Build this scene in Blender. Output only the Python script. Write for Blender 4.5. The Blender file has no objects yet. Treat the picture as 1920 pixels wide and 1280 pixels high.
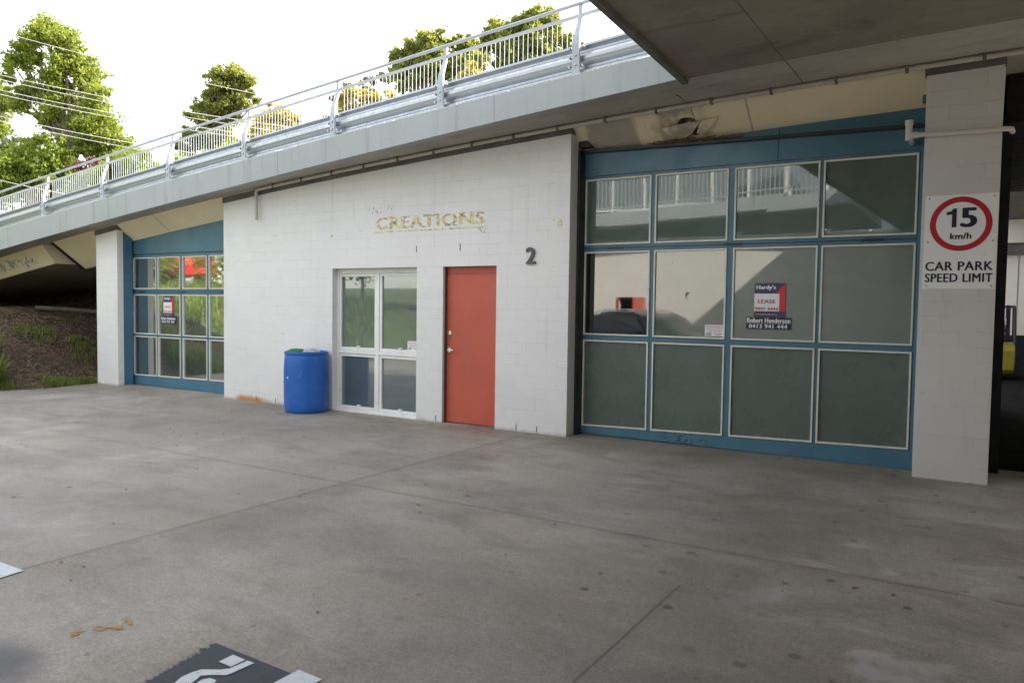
import bpy, math, random
import numpy as np
from mathutils import Vector, Matrix
random.seed(7); np.random.seed(7)
scene = bpy.context.scene
COL = scene.collection
R = math.radians

# ------------------------------------------------------------------ camera
FPX, YAW, PIT, ROL = 1425.3, R(31.578), R(2.652), R(0.791)
CAM = Vector((4.2498, -8.2042, 1.5840))
cy_, sy_, cp_, sp_ = math.cos(YAW), math.sin(YAW), math.cos(PIT), math.sin(PIT)
FWD = Vector((-sy_ * cp_, cy_ * cp_, -sp_)); r0 = Vector((cy_, sy_, 0)); u0 = r0.cross(FWD)
RGT = math.cos(ROL) * r0 + math.sin(ROL) * u0; UPV = -math.sin(ROL) * r0 + math.cos(ROL) * u0
cam = bpy.data.objects.new('camera', bpy.data.cameras.new('camera')); COL.objects.link(cam)
cam.matrix_world = Matrix(((RGT.x, UPV.x, -FWD.x, CAM.x), (RGT.y, UPV.y, -FWD.y, CAM.y), (RGT.z, UPV.z, -FWD.z, CAM.z), (0, 0, 0, 1)))
cam.data.sensor_width = 36; cam.data.lens = FPX / 1920 * 36; cam.data.clip_end = 600; cam.data.clip_start = .05
scene.camera = cam

# ------------------------------------------------------------------ light
SUN_EL, SUN_AZ = R(34), R(48)          # azimuth from +Y towards +X
w = bpy.data.worlds.new('World'); scene.world = w; w.use_nodes = True
wn = w.node_tree; wn.nodes.clear()
sky = wn.nodes.new('ShaderNodeTexSky'); sky.sky_type = 'NISHITA'; sky.sun_disc = False
sky.sun_elevation = SUN_EL; sky.sun_rotation = SUN_AZ; sky.air_density = 1.0; sky.dust_density = 1.2; sky.ozone_density = 1.0
tc = wn.nodes.new('ShaderNodeTexCoord'); mp = wn.nodes.new('ShaderNodeMapping'); mp.inputs['Scale'].default_value = (1, 1, 2.6)
nz = wn.nodes.new('ShaderNodeTexNoise'); nz.inputs['Scale'].default_value = 1.7; nz.inputs['Detail'].default_value = 6; nz.inputs['Roughness'].default_value = .55
rp = wn.nodes.new('ShaderNodeValToRGB'); rp.color_ramp.elements[0].position = .38; rp.color_ramp.elements[1].position = .64
mx = wn.nodes.new('ShaderNodeMix'); mx.data_type = 'RGBA'; mx.inputs['B'].default_value = (9.5, 9.3, 9.05, 1)
bg = wn.nodes.new('ShaderNodeBackground'); bg.inputs['Strength'].default_value = .12
ow = wn.nodes.new('ShaderNodeOutputWorld')
L = wn.links.new
L(tc.outputs['Generated'], mp.inputs['Vector']); L(mp.outputs['Vector'], nz.inputs['Vector']); L(nz.outputs['Fac'], rp.inputs['Fac'])
L(rp.outputs['Color'], mx.inputs['Factor']); L(sky.outputs['Color'], mx.inputs['A']); L(mx.outputs['Result'], bg.inputs['Color']); L(bg.outputs['Background'], ow.inputs['Surface'])
sd = bpy.data.lights.new('sun', 'SUN'); sd.energy = 5.0; sd.angle = R(.55); sd.color = (1, .95, .86)
so = bpy.data.objects.new('sun', sd); COL.objects.link(so)
SDIR = Vector((math.sin(SUN_AZ) * math.cos(SUN_EL), math.cos(SUN_AZ) * math.cos(SUN_EL), math.sin(SUN_EL)))
so.rotation_euler = SDIR.to_track_quat('Z', 'Y').to_euler()
scene.view_settings.view_transform = 'Standard'; scene.view_settings.look = 'None'
scene.view_settings.gamma = 1; scene.view_settings.exposure = 1.70
scene.cycles.max_bounces = 10; scene.cycles.diffuse_bounces = 6; scene.cycles.use_denoising = True

# ------------------------------------------------------------------ node helpers
class NT:
    def __init__(s, name):
        s.m = bpy.data.materials.new(name); s.m.use_nodes = True; s.t = s.m.node_tree; s.t.nodes.clear()
        s.out = s.t.nodes.new('ShaderNodeOutputMaterial'); s.p = s.t.nodes.new('ShaderNodeBsdfPrincipled')
        s.t.links.new(s.p.outputs[0], s.out.inputs[0]); s.geo = None
    def n(s, typ, **kw):
        nd = s.t.nodes.new('ShaderNode' + typ)
        for k, v in kw.items(): setattr(nd, k, v)
        return nd
    def set(s, sock, v):
        if isinstance(v, bpy.types.NodeSocket): s.t.links.new(v, sock)
        elif isinstance(v, (tuple, list)) and sock.type == 'RGBA': sock.default_value = (v[0], v[1], v[2], 1)
        elif sock.type == 'RGBA': sock.default_value = (v, v, v, 1)
        else: sock.default_value = v
    def pos(s):
        if s.geo is None: s.geo = s.n('NewGeometry')
        return s.geo.outputs['Position']
    def obj(s): return s.n('TexCoord').outputs['Object']
    def xyz(s, v=None):
        k = s.n('SeparateXYZ'); s.set(k.inputs[0], v or s.pos()); return k.outputs
    def vec(s, x, y, z):
        k = s.n('CombineXYZ')
        for i, v in enumerate((x, y, z)): s.set(k.inputs[i], v)
        return k.outputs[0]
    def m_(s, op, a, b=0, c=None):
        k = s.n('Math', operation=op); s.set(k.inputs[0], a); s.set(k.inputs[1], b)
        if c is not None: s.set(k.inputs[2], c)
        return k.outputs[0]
    def noise(s, scale, detail=4, rough=.55, v=None, dist=0, stretch=None):
        v = v or s.pos()
        if stretch:
            k = s.n('Mapping'); s.set(k.inputs['Vector'], v); k.inputs['Scale'].default_value = stretch; v = k.outputs[0]
        k = s.n('TexNoise'); s.set(k.inputs['Vector'], v); k.inputs['Scale'].default_value = scale
        k.inputs['Detail'].default_value = detail; k.inputs['Roughness'].default_value = rough; k.inputs['Distortion'].default_value = dist
        return k.outputs['Fac']
    def ramp(s, f, a, b, lo=0., hi=1.):
        k = s.n('MapRange'); k.interpolation_type = 'SMOOTHSTEP' if b > a else 'LINEAR'
        s.set(k.inputs[0], f); k.inputs[1].default_value = a; k.inputs[2].default_value = b; k.inputs[3].default_value = lo; k.inputs[4].default_value = hi
        return k.outputs[0]
    def mix(s, f, a, b, blend='MIX'):
        k = s.n('Mix', data_type='RGBA', blend_type=blend); s.set(k.inputs['Factor'], f); s.set(k.inputs['A'], a); s.set(k.inputs['B'], b)
        return k.outputs['Result']
    def bump(s, h, strength=.3, dist=.01, normal=None):
        k = s.n('Bump'); s.set(k.inputs['Height'], h); k.inputs['Strength'].default_value = strength; k.inputs['Distance'].default_value = dist
        if normal: s.set(k.inputs['Normal'], normal)
        s.set(s.p.inputs['Normal'], k.outputs[0]); return k.outputs[0]
    def fin(s, col=None, rough=None, metal=None, ior=None, spec=None):
        if col is not None: s.set(s.p.inputs['Base Color'], col)
        if rough is not None: s.set(s.p.inputs['Roughness'], rough)
        if metal is not None: s.set(s.p.inputs['Metallic'], metal)
        if ior is not None: s.p.inputs['IOR'].default_value = ior
        if spec is not None: s.p.inputs['Specular IOR Level'].default_value = spec
        return s.m

def worn(t, mask):     # paint that has come away where mask is 0
    tr = t.n('BsdfTransparent'); ms = t.n('MixShader'); t.set(ms.inputs[0], mask)
    t.t.links.new(tr.outputs[0], ms.inputs[1]); t.t.links.new(t.p.outputs[0], ms.inputs[2]); t.t.links.new(ms.outputs[0], t.out.inputs[0])
def paint(name, col, rough=.5, var=.12, scale=3, dirt=None, metal=0, bump=.05, fine=60, ior=1.5):
    t = NT(name)
    f = t.noise(scale, 5, .6); c = t.mix(t.ramp(f, .3, .7), tuple(x * (1 - var) for x in col), tuple(min(1, x * (1 + var)) for x in col))
    if dirt: c = t.mix(t.m_('MULTIPLY', t.ramp(t.noise(scale * 1.7, 6, .7, dist=.4), .52, .72), dirt[1]), c, dirt[0])
    if bump: t.bump(t.noise(fine, 3), bump, .004)
    r = t.ramp(t.noise(scale * 2.3, 4), .3, .7, max(.02, rough - .08), rough + .08)
    return t.fin(c, r, metal, ior)

M = {}
def block_mat(name, base=(.735, .722, .715), rust=True, joint=.44):
    t = NT(name); x, y, z = t.xyz()
    wob = t.m_('MULTIPLY', t.m_('SUBTRACT', t.noise(9, 3), .5), .006)
    v = t.vec(t.m_('ADD', t.m_('ADD', x, y), wob), t.m_('ADD', z, wob), 0)
    b = t.n('TexBrick', offset=.5); t.set(b.inputs['Vector'], v); b.inputs['Scale'].default_value = 1
    for k, q in (('Mortar Size', .0035), ('Mortar Smooth', .35), ('Brick Width', .292), ('Row Height', .14), ('Bias', 0)): b.inputs[k].default_value = q
    b.inputs['Color1'].default_value = (.42, .42, .42, 1); b.inputs['Color2'].default_value = (.58, .58, .58, 1); b.inputs['Mortar'].default_value = (.5, .5, .5, 1)
    patch = t.ramp(t.noise(1.9, 4, .6, stretch=(1, 1, 2.2)), .42, .66)
    jf = t.m_('MULTIPLY', b.outputs['Fac'], t.m_('MULTIPLY_ADD', patch, .8, .12))
    c = t.mix(t.ramp(t.noise(.55, 5, .6), .3, .7), tuple(k * .95 for k in base), base)
    sp = t.n('SeparateColor'); t.set(sp.inputs[0], b.outputs['Color'])
    c = t.mix(.10, c, t.mix(t.ramp(sp.outputs[0], .42, .58), tuple(k * .86 for k in base), tuple(min(1, k * 1.07) for k in base)))
    c = t.mix(t.m_('MULTIPLY', jf, joint), c, (.30, .29, .28))
    sm = t.m_('MULTIPLY', t.ramp(t.noise(3.1, 7, .72, dist=.6), .66, .8), .35)
    c = t.mix(sm, c, (.42, .39, .36))
    dr = t.m_('MULTIPLY', t.ramp(t.noise(6, 5, .65, stretch=(1.5, 1, .07)), .54, .74), t.ramp(t.noise(.8, 3), .4, .62)); c = t.mix(t.m_('MULTIPLY', dr, .28), c, (.40, .37, .32))
    pat = t.ramp(t.noise(.95, 2, .4, v=t.vec(t.m_('ADD', x, y), t.m_('MULTIPLY', z, 1.5), 4)), .56, .575); c = t.mix(t.m_('MULTIPLY', pat, .16), c, tuple(k * 1.08 for k in base))
    scf = t.m_('MULTIPLY', t.ramp(t.noise(9, 3, .5, dist=1.5, stretch=(.35, .35, 2.2)), .68, .72), t.ramp(t.noise(1.1, 2), .5, .6)); c = t.mix(t.m_('MULTIPLY', scf, .4), c, (.33, .31, .29))
    chip = t.ramp(t.noise(26, 2, .5), .77, .80); c = t.mix(t.m_('MULTIPLY', chip, .55), c, (.25, .24, .23))
    if rust:
        a = t.m_('MULTIPLY', t.ramp(x, -6.2, -5.95), t.ramp(t.m_('MULTIPLY', x, -1), 5.1, 5.6))
        zz = t.ramp(t.m_('ADD', z, t.m_('MULTIPLY', t.noise(5, 4), .09)), .08, .16, 1, 0)
        c = t.mix(t.m_('MULTIPLY', t.m_('MULTIPLY', a, zz), t.ramp(t.noise(4, 3), .25, .5)), c, (.52, .22, .035))
        gr = t.m_('MULTIPLY', t.ramp(t.m_('ADD', z, t.m_('MULTIPLY', t.noise(7, 5), .10)), .05, .10, 1, 0), .5)
        c = t.mix(gr, c, (.33, .28, .22))
    h = t.m_('ADD', t.m_('MULTIPLY', b.outputs['Fac'], -1.2), t.m_('MULTIPLY', t.noise(85, 4, .7), .55))
    h = t.m_('ADD', h, t.m_('MULTIPLY', t.noise(14, 3), .4))
    t.bump(h, .28, .006)
    return t.fin(c, .55)
M['block'] = block_mat('painted_blockwork')
M['block_grey'] = block_mat('greyer_painted_blockwork', (.655, .64, .625), False)  # greyer, slightly darker copy of the wall paint for the right pillar
M['block_far'] = block_mat('painted_blockwork_far', (.72, .69, .63), False)

def concrete_mat(name, a, b, streak=0, rough=.85, stain=(.12, .11, .10), sa=.6, sc=1.):
    t = NT(name)
    c = t.mix(t.ramp(t.noise(.7 * sc, 6, .62), .3, .7), a, b)
    c = t.mix(t.m_('MULTIPLY', t.ramp(t.noise(1.6 * sc, 7, .7, dist=.5, stretch=(.5, 1.6, 1.6)), .5, .75), sa), c, stain)
    c = t.mix(t.m_('MULTIPLY', t.ramp(t.noise(18, 4), .55, .75), .25), c, tuple(k * .6 for k in a))
    if streak: c = t.mix(t.m_('MULTIPLY', t.ramp(t.noise(7, 4, .6, stretch=(2.2, .12, .12)), .45, .7), streak), c, tuple(min(1, k * 1.25) for k in b))
    t.bump(t.m_('ADD', t.noise(40, 5, .7), t.noise(6, 3)), .35, .008)
    return t.fin(c, rough)
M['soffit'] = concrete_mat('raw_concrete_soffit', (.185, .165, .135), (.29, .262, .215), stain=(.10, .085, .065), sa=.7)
M['soffit_ramp'] = concrete_mat('ramp_soffit_concrete', (.34, .315, .275), (.44, .41, .36), sa=.4)  # lighter copy of the soffit concrete, bounced light put into its colour
def fascia_mat():
    t = NT('grey_fascia_paint'); x, y, z = t.xyz()
    c = t.mix(t.ramp(t.noise(.9, 5, .6), .3, .7), (.335, .36, .362), (.37, .395, .395))
    st = t.m_('MULTIPLY', t.ramp(t.noise(5, 4, .65, stretch=(1.6, 1, .10)), .52, .72), t.ramp(t.noise(.6, 3), .35, .6)); c = t.mix(t.m_('MULTIPLY', st, .5), c, (.20, .205, .195))
    for jx in (-.6, -4.5, -8.4, -12.3): c = t.mix(t.ramp(t.m_('ABSOLUTE', t.m_('SUBTRACT', x, jx)), .004, .010, .5, 0), c, (.12, .12, .12))
    c = t.mix(t.m_('MULTIPLY', t.ramp(t.noise(16, 4), .62, .7), .25), c, (.22, .22, .21))
    t.bump(t.noise(25, 4), .12, .004); return t.fin(c, t.ramp(t.noise(3, 4), .3, .7, .5, .7))
M['fascia'] = fascia_mat()
def web_mat():
    t = NT('cream_web_paint'); x, y, z = t.xyz()
    c = t.mix(t.ramp(t.noise(1.1, 5), .3, .7), (.76, .665, .475), (.83, .735, .54))
    gm = t.m_('MULTIPLY', t.ramp(t.m_('ADD', x, t.m_('MULTIPLY', t.noise(4, 4), .35)), .30, .40), t.ramp(t.m_('MULTIPLY', x, -1), -.80, -.72))
    c = t.mix(t.m_('MULTIPLY', gm, .85), c, t.mix(t.noise(6, 5), (.25, .23, .20), (.42, .39, .33)))
    gm2 = t.m_('MULTIPLY', t.ramp(x, 1.0, 1.12), t.ramp(t.m_('MULTIPLY', x, -1), -1.66, -1.5))
    c = t.mix(t.m_('MULTIPLY', gm2, t.ramp(t.noise(5, 4), .3, .6)), c, (.34, .31, .26))
    dr = t.ramp(t.noise(15, 4, .6, stretch=(1, .08, .08)), .48, .62)
    dm = t.m_('MULTIPLY', t.ramp(x, .6, .8), t.ramp(t.m_('MULTIPLY', x, -1), -1.35, -1.1))
    c = t.mix(t.m_('MULTIPLY', t.m_('MULTIPLY', dr, dm), .5), c, (.34, .27, .17))
    c = t.mix(t.m_('MULTIPLY', t.ramp(t.noise(2.4, 7, .7), .56, .75), .35), c, (.33, .29, .22))
    for jx in (2.05, -3.2, -8.3, 4.7):
        l = t.ramp(t.m_('ABSOLUTE', t.m_('SUBTRACT', x, jx)), .006, .014, .55, 0); c = t.mix(l, c, (.2, .17, .13))
    t.bump(t.m_('ADD', t.noise(30, 4), t.m_('MULTIPLY', t.m_('MULTIPLY', dr, dm), 1.2)), .4, .008)
    return t.fin(c, .7)
M['web'] = web_mat()
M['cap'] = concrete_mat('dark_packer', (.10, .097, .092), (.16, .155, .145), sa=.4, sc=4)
M['blue'] = paint('blue_steel_paint', (.058, .160, .232), .36, .10, 1.6, ((.05, .10, .14), .5), 0, .04)
def bluebar():
    t = NT('blue_steel_rust_spots'); x, y, z = t.xyz()
    c = t.mix(t.ramp(t.noise(2.2, 5), .3, .7), (.055, .15, .22), (.072, .185, .265))
    mk = t.m_('MULTIPLY', t.ramp(x, .75, 1.05), t.ramp(t.m_('MULTIPLY', x, -1), -1.9, -1.5))
    sp = t.m_('MULTIPLY', t.ramp(t.noise(28, 2, .5, stretch=(1, 1, 1.5)), .60, .63), mk); c = t.mix(sp, c, (.05, .025, .02))
    sp2 = t.ramp(t.noise(17, 2), .74, .76); c = t.mix(sp2, c, (.06, .03, .03))
    t.bump(t.noise(50, 3), .06, .004); return t.fin(c, .42)
M['bluebar'] = bluebar()
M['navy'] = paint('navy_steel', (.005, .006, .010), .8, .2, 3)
M['ledge'] = paint('dark_steel_ledge', (.022, .024, .03), .45, .2, 3)
M['alu'] = paint('cream_bead_paint', (.70, .68, .60), .4, .06, 4, ((.45, .42, .36), .4))
M['white_frame'] = paint('white_window_frame', (.78, .78, .76), .35, .03, 4, ((.5, .48, .42), .35))
def glass_mat(name, a, b, ior=1.75, ra=.012, rb=.05):
    t = NT(name)
    c = t.mix(t.ramp(t.noise(1.3, 6, .65, dist=.8), .3, .7), a, b)
    t.bump(t.noise(1.1, 2), .02, .02)
    return t.fin(c, t.ramp(t.noise(2.3, 5, .7), .35, .75, ra, rb), 0, ior)
M['glass'] = glass_mat('filmed_glass', (.085, .114, .098), (.108, .142, .122), 2.1)
M['glass_side'] = glass_mat('mirror_film_glass', (.075, .09, .085), (.085, .10, .095), 5.5)  # film mirrors more strongly here, hence the high index
M['glass_frost'] = glass_mat('frosted_film_glass', (.090, .118, .102), (.112, .142, .124), 1.5, .25, .40)
M['glass_win'] = glass_mat('window_glass', (.085, .11, .12), (.10, .13, .14), 2.3)
M['glass_clear'] = glass_mat('dark_clear_glass', (.006, .007, .007), (.01, .012, .012), 2.3)
def door_mat():
    t = NT('red_door_paint'); x, y, z = t.xyz(); c = t.mix(t.ramp(t.noise(1.4, 5, .6), .3, .7), (.46, .088, .054), (.54, .104, .064))
    sc = t.m_('MULTIPLY', t.ramp(t.noise(12, 4, .6, dist=1.2, stretch=(.4, .4, 1.6)), .64, .70), t.ramp(z, .9, .15)); c = t.mix(t.m_('MULTIPLY', sc, .5), c, (.30, .20, .17))
    c = t.mix(t.m_('MULTIPLY', t.ramp(t.noise(5, 6, .7, stretch=(1, 1, .25)), .55, .75), .3), c, (.40, .12, .09))
    t.bump(t.noise(55, 3), .06, .004); return t.fin(c, t.ramp(t.noise(4, 4), .3, .7, .32, .5))
M['door'] = door_mat()
M['chrome'] = paint('satin_metal', (.72, .70, .66), .22, .05, 20, None, 1, 0)
def galv(name, a, b, rough=.34):
    t = NT(name); c = t.mix(t.noise(9, 5, .7), a, b); t.bump(t.noise(40, 3), .04, .003); return t.fin(c, t.ramp(t.noise(12, 4), .3, .7, rough - .07, rough + .1), .85)
M['galv'] = galv('galvanised_steel', (.36, .375, .395), (.46, .48, .50), .36)
M['galv_post'] = paint('grey_galvanised_post', (.42, .45, .48), .42, .08, 6)
M['pvc'] = paint('grey_conduit', (.50, .47, .41), .45, .08, 5, ((.3, .27, .22), .5))
M['pvcw'] = paint('white_pvc', (.66, .63, .56), .4, .05, 5, ((.45, .42, .36), .4))
M['clamp'] = paint('rusty_clamp', (.16, .13, .10), .6, .3, 20)
def barrel_mat():
    t = NT('scuffed_blue_plastic'); x, y, z = t.xyz(); c = t.mix(t.ramp(t.noise(3, 5, .6), .3, .7), (.014, .105, .42), (.024, .135, .49))
    sc = t.ramp(t.noise(14, 5, .65, dist=.8, stretch=(1, 1, .4)), .60, .72); c = t.mix(t.m_('MULTIPLY', sc, .35), c, (.16, .24, .42))
    d = t.m_('MULTIPLY', t.ramp(t.noise(4, 6, .7), .5, .7), .4); c = t.mix(d, c, (.035, .09, .30))
    t.bump(t.noise(20, 4), .10, .006); return t.fin(c, t.ramp(t.noise(7, 4), .3, .7, .28, .5))
M['barrel'] = barrel_mat()
M['shaded'] = paint('shade_black_floor', (.014, .0135, .013), .9, .3, 2, None, 0, 0, 60, 1.08)  # near-black so that the passage's shade sits in the floor colour
M['green_rag'] = paint('green_cloth', (.02, .16, .06), .9, .3, 30, None, 0, .5, 90)
M['grey_rag'] = paint('grey_plastic_bag', (.36, .36, .42), .5, .3, 20, None, 0, .4, 60)
M['sign'] = paint('white_sign_enamel', (.88, .88, .89), .35, .02, 2)
def flat(n, c, r=.5): return paint(n, c, r, .04, 5, None, 0, 0)
M['red'] = flat('sign_red', (.48, .012, .025)); M['ink'] = flat('sign_navy_ink', (.012, .014, .045)); M['white'] = flat('sticker_white', (.80, .80, .82))
M['purple'] = flat('poster_purple', (.055, .045, .095)); M['poster_red'] = flat('poster_red', (.62, .035, .045)); M['poster_navy'] = flat('poster_navy', (.006, .007, .035))
M['poster_txt'] = flat('poster_red_text', (.48, .02, .05)); M['num'] = paint('grey_number', (.085, .08, .085), .5, .1, 30)
M['sticker_txt'] = flat('sticker_red_text', (.55, .10, .10)); M['black'] = paint('black_paint', (.012, .012, .014), .5, .2, 8)
def lettering():
    t = NT('faded_yellow_paint'); c = t.mix(t.ramp(t.noise(22, 4, .65), .36, .6), (.80, .67, .30), (.82, .74, .50))
    worn(t, t.m_('MULTIPLY', t.ramp(t.noise(19, 5, .75), .57, .45), .85)); return t.fin(c, .6)
M['letter'] = lettering()

def ground_mat():
    t = NT('worn_concrete_yard'); x, y, z = t.xyz(); p = t.pos()
    c = t.mix(t.ramp(t.noise(.33, 7, .62, dist=.3), .32, .68), (.168, .156, .139), (.30, .282, .256))
    c = t.mix(t.m_('MULTIPLY', t.ramp(t.noise(.9, 7, .7, dist=.7, stretch=(.6, 1.3, 1)), .48, .72), .45), c, (.21, .175, .135))
    c = t.mix(t.m_('MULTIPLY', t.ramp(t.noise(1.25, 8, .72, dist=.6, stretch=(.7, 1.3, 1)), .46, .70), .58), c, (.118, .108, .097))
    c = t.mix(t.m_('MULTIPLY', t.ramp(t.noise(.6, 5, .6, stretch=(1, .8, 1), v=t.vec(t.m_('ADD', x, 31), y, 5)), .58, .70), .5), c, (.40, .385, .37))
    c = t.mix(.75, c, t.mix(t.ramp(t.noise(70, 5, .8), .3, .7), (.22, .215, .21), (.78, .77, .76)), 'SOFT_LIGHT')
    c = t.mix(.75, c, t.mix(t.noise(22, 5, .7), (.2, .19, .18), (.78, .76, .73)), 'OVERLAY')
    c = t.mix(t.ramp(x, -.502, -.498, .12, 0), c, (.46, .43, .39))  # slab left of the joint paler, open-sky brightness put into its colour
    # dark chewing gum / oil spots under the deck
    vo = t.n('TexVoronoi', feature='F1', voronoi_dimensions='2D'); t.set(vo.inputs['Vector'], t.vec(t.m_('ADD', x, t.m_('MULTIPLY', t.noise(25, 3), .03)), t.m_('ADD', y, t.m_('MULTIPLY', t.noise(21, 3, v=t.vec(y, x, 3)), .03)), 0)); vo.inputs['Scale'].default_value = 4.4
    sc = t.n('SeparateColor'); t.set(sc.inputs[0], vo.outputs['Color'])
    rad = t.m_('MULTIPLY', t.m_('MULTIPLY_ADD', sc.outputs[0], .75, .2), .17)
    spot = t.ramp(t.m_('SUBTRACT', vo.outputs['Distance'], rad), -.025, .012, 1, 0)
    zone = t.m_('MULTIPLY', t.ramp(t.m_('ADD', x, t.m_('MULTIPLY', y, -.12)), 1.6, 3.0), t.ramp(t.noise(.8, 2), .22, .40))
    c = t.mix(t.m_('MULTIPLY', t.m_('MULTIPLY', spot, t.m_('GREATER_THAN', sc.outputs[1], .74)), t.m_('MULTIPLY', zone, t.m_('MULTIPLY_ADD', sc.outputs[2], .6, .25))), c, (.045, .045, .048))
    v2 = t.n('TexVoronoi', feature='F1', voronoi_dimensions='2D'); t.set(v2.inputs['Vector'], t.vec(x, y, 2)); v2.inputs['Scale'].default_value = 5.5
    s2 = t.n('SeparateColor'); t.set(s2.inputs[0], v2.outputs['Color'])
    sp2 = t.m_('MULTIPLY', t.ramp(t.m_('SUBTRACT', v2.outputs['Distance'], t.m_('MULTIPLY', s2.outputs[0], .10)), -.03, .01, 1, 0), t.m_('GREATER_THAN', s2.outputs[2], .90))
    c = t.mix(t.m_('MULTIPLY', sp2, .5), c, (.06, .052, .045))
    trk = t.m_('MULTIPLY', t.ramp(t.noise(.55, 5, .65, dist=.8, v=t.vec(t.m_('ADD', x, 7), t.m_('MULTIPLY', y, 2.4), 1)), .5, .62), t.ramp(t.noise(3.5, 6, .75), .3, .6))
    c = t.mix(t.m_('MULTIPLY', trk, .5), c, (.135, .118, .10))
    bl = t.ramp(t.noise(5.5, 6, .75, dist=.4), .60, .70); c = t.mix(t.m_('MULTIPLY', bl, .4), c, (.10, .085, .065))
    # saw-cut joints, slightly wandering, dirt alongside
    wv = t.m_('MULTIPLY', t.m_('SUBTRACT', t.noise(5, 3), .5), .012)
    def joint(coord, at, wid, keep, c):
        d = t.m_('ABSOLUTE', t.m_('ADD', t.m_('SUBTRACT', coord, at), wv))
        c = t.mix(t.m_('MULTIPLY', t.ramp(d, .0, .07, .20, 0), keep), c, (.11, .09, .07))
        return t.mix(t.m_('MULTIPLY', t.ramp(d, wid * .4, wid, .8, 0), keep), c, (.035, .03, .027)), d
    one = t.m_('MULTIPLY_ADD', t.noise(3, 2), .5, .65)
    c, d1 = joint(x, -.5, .008, one, c); c, d2 = joint(y, -3.29, .008, t.m_('MULTIPLY', one, t.ramp(x, -6, -1, .3, 1)), c)
    c, d3 = joint(x, 2.84, .009, t.m_('MULTIPLY', t.m_('LESS_THAN', y, -4.03), .8), c)
    # wet sheen put into colour as pale patches; soft dark patch near the camera
    pt = t.m_('MULTIPLY', t.ramp(t.noise(1.3, 6, .65, dist=1.0, v=t.vec(x, t.m_('MULTIPLY', y, 1.6), 9)), .55, .66), t.ramp(x, 2.9, 3.6))
    c = t.mix(t.m_('MULTIPLY', pt, .5), c, (.36, .37, .38))
    dx = t.m_('SUBTRACT', x, .62); dy = t.m_('SUBTRACT', y, -6.62)
    dd = t.m_('ADD', t.m_('SQRT', t.m_('ADD', t.m_('MULTIPLY', dx, dx), t.m_('MULTIPLY', t.m_('MULTIPLY', dy, dy), 3.2))), t.m_('MULTIPLY', t.noise(6, 4), .16))
    c = t.mix(t.ramp(dd, .24, .50, .75, 0), c, (.05, .052, .06))
    gz = t.m_('MULTIPLY', t.ramp(t.m_('ABSOLUTE', t.m_('ADD', y, .28)), .0, .42, 1, 0), t.ramp(t.noise(2.2, 6, .7), .36, .62))
    c = t.mix(t.m_('MULTIPLY', gz, .45), c, (.15, .115, .07))
    jm = t.m_('MINIMUM', t.m_('MINIMUM', d1, d2), 1)
    h = t.m_('ADD', t.m_('ADD', t.noise(90, 5, .75), t.m_('MULTIPLY', t.noise(16, 4), .6)), t.m_('MULTIPLY', t.ramp(jm, .004, .012), 1.2))
    t.bump(h, .35, .006)
    return t.fin(c, t.ramp(t.noise(1.4, 5), .35, .7, .55, .85))
M['ground'] = ground_mat()
def soil_mat():
    t = NT('bank_soil_and_mulch'); x, y, z = t.xyz()
    c = t.mix(t.ramp(t.noise(5, 7, .75), .32, .68), (.024, .016, .011), (.095, .06, .04))
    vo = t.n('TexVoronoi', feature='F1'); t.set(vo.inputs['Vector'], t.pos()); vo.inputs['Scale'].default_value = 24
    sc = t.n('SeparateColor'); t.set(sc.inputs[0], vo.outputs['Color']); c = t.mix(t.m_('MULTIPLY', t.m_('GREATER_THAN', sc.outputs[0], .7), .7), c, (.19, .125, .08))
    g = t.m_('MULTIPLY', t.ramp(t.noise(1.2, 5, .6), .46, .6), t.ramp(t.m_('ADD', y, t.m_('MULTIPLY', x, .0)), -2.5, -1.2, 1, .15))
    c = t.mix(g, c, t.mix(t.noise(30, 3), (.035, .06, .015), (.09, .13, .035)))
    far = t.m_('MAXIMUM', t.ramp(t.m_('ABSOLUTE', t.m_('ADD', x, 14)), 14, 26), t.m_('MULTIPLY', t.ramp(t.m_('MULTIPLY', y, -1), 2.6, 3.6), t.ramp(t.noise(.8, 3), .3, .45))); c = t.mix(far, c, t.mix(t.noise(2, 5), (.07, .11, .025), (.16, .20, .06)))
    t.bump(t.m_('ADD', t.noise(22, 5, .7), t.m_('MULTIPLY', vo.outputs['Distance'], 2)), .8, .03)
    return t.fin(c, .95)
M['soil'] = soil_mat()

def leaf_mat(name, dark, light, trans=.45, yel=None, scale=1.2):
    t = NT(name)
    oi = t.n('NewGeometry').outputs['Random Per Island']
    c = t.mix(t.m_('MULTIPLY_ADD', oi, .55, t.m_('MULTIPLY', t.ramp(t.noise(scale, 3), .3, .7), .45)), dark, light)
    if yel: c = t.mix(t.m_('MULTIPLY', t.m_('GREATER_THAN', oi, .8), .8), c, yel)
    t.set(t.p.inputs['Base Color'], c); t.p.inputs['Roughness'].default_value = .5
    tr = t.n('BsdfTranslucent'); t.set(tr.inputs['Color'], t.mix(.5, c, (min(1, light[0] * 2.2), min(1, light[1] * 2.0), light[2] * .8)))
    ms = t.n('MixShader'); ms.inputs[0].default_value = trans
    t.t.links.new(t.p.outputs[0], ms.inputs[1]); t.t.links.new(tr.outputs[0], ms.inputs[2]); t.t.links.new(ms.outputs[0], t.out.inputs[0])
    return t.m
M['leaf_a'] = leaf_mat('broad_green_leaves', (.09, .135, .025), (.25, .30, .055), .55)
M['leaf_b'] = leaf_mat('olive_green_leaves', (.09, .12, .03), (.26, .285, .085), .55)
M['leaf_c'] = leaf_mat('pale_grey_leaves', (.06, .085, .05), (.13, .165, .09), .3)
M['leaf_y'] = leaf_mat('yellow_autumn_leaves', (.32, .25, .05), (.52, .43, .12), .4, (.13, .15, .03))
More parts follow.
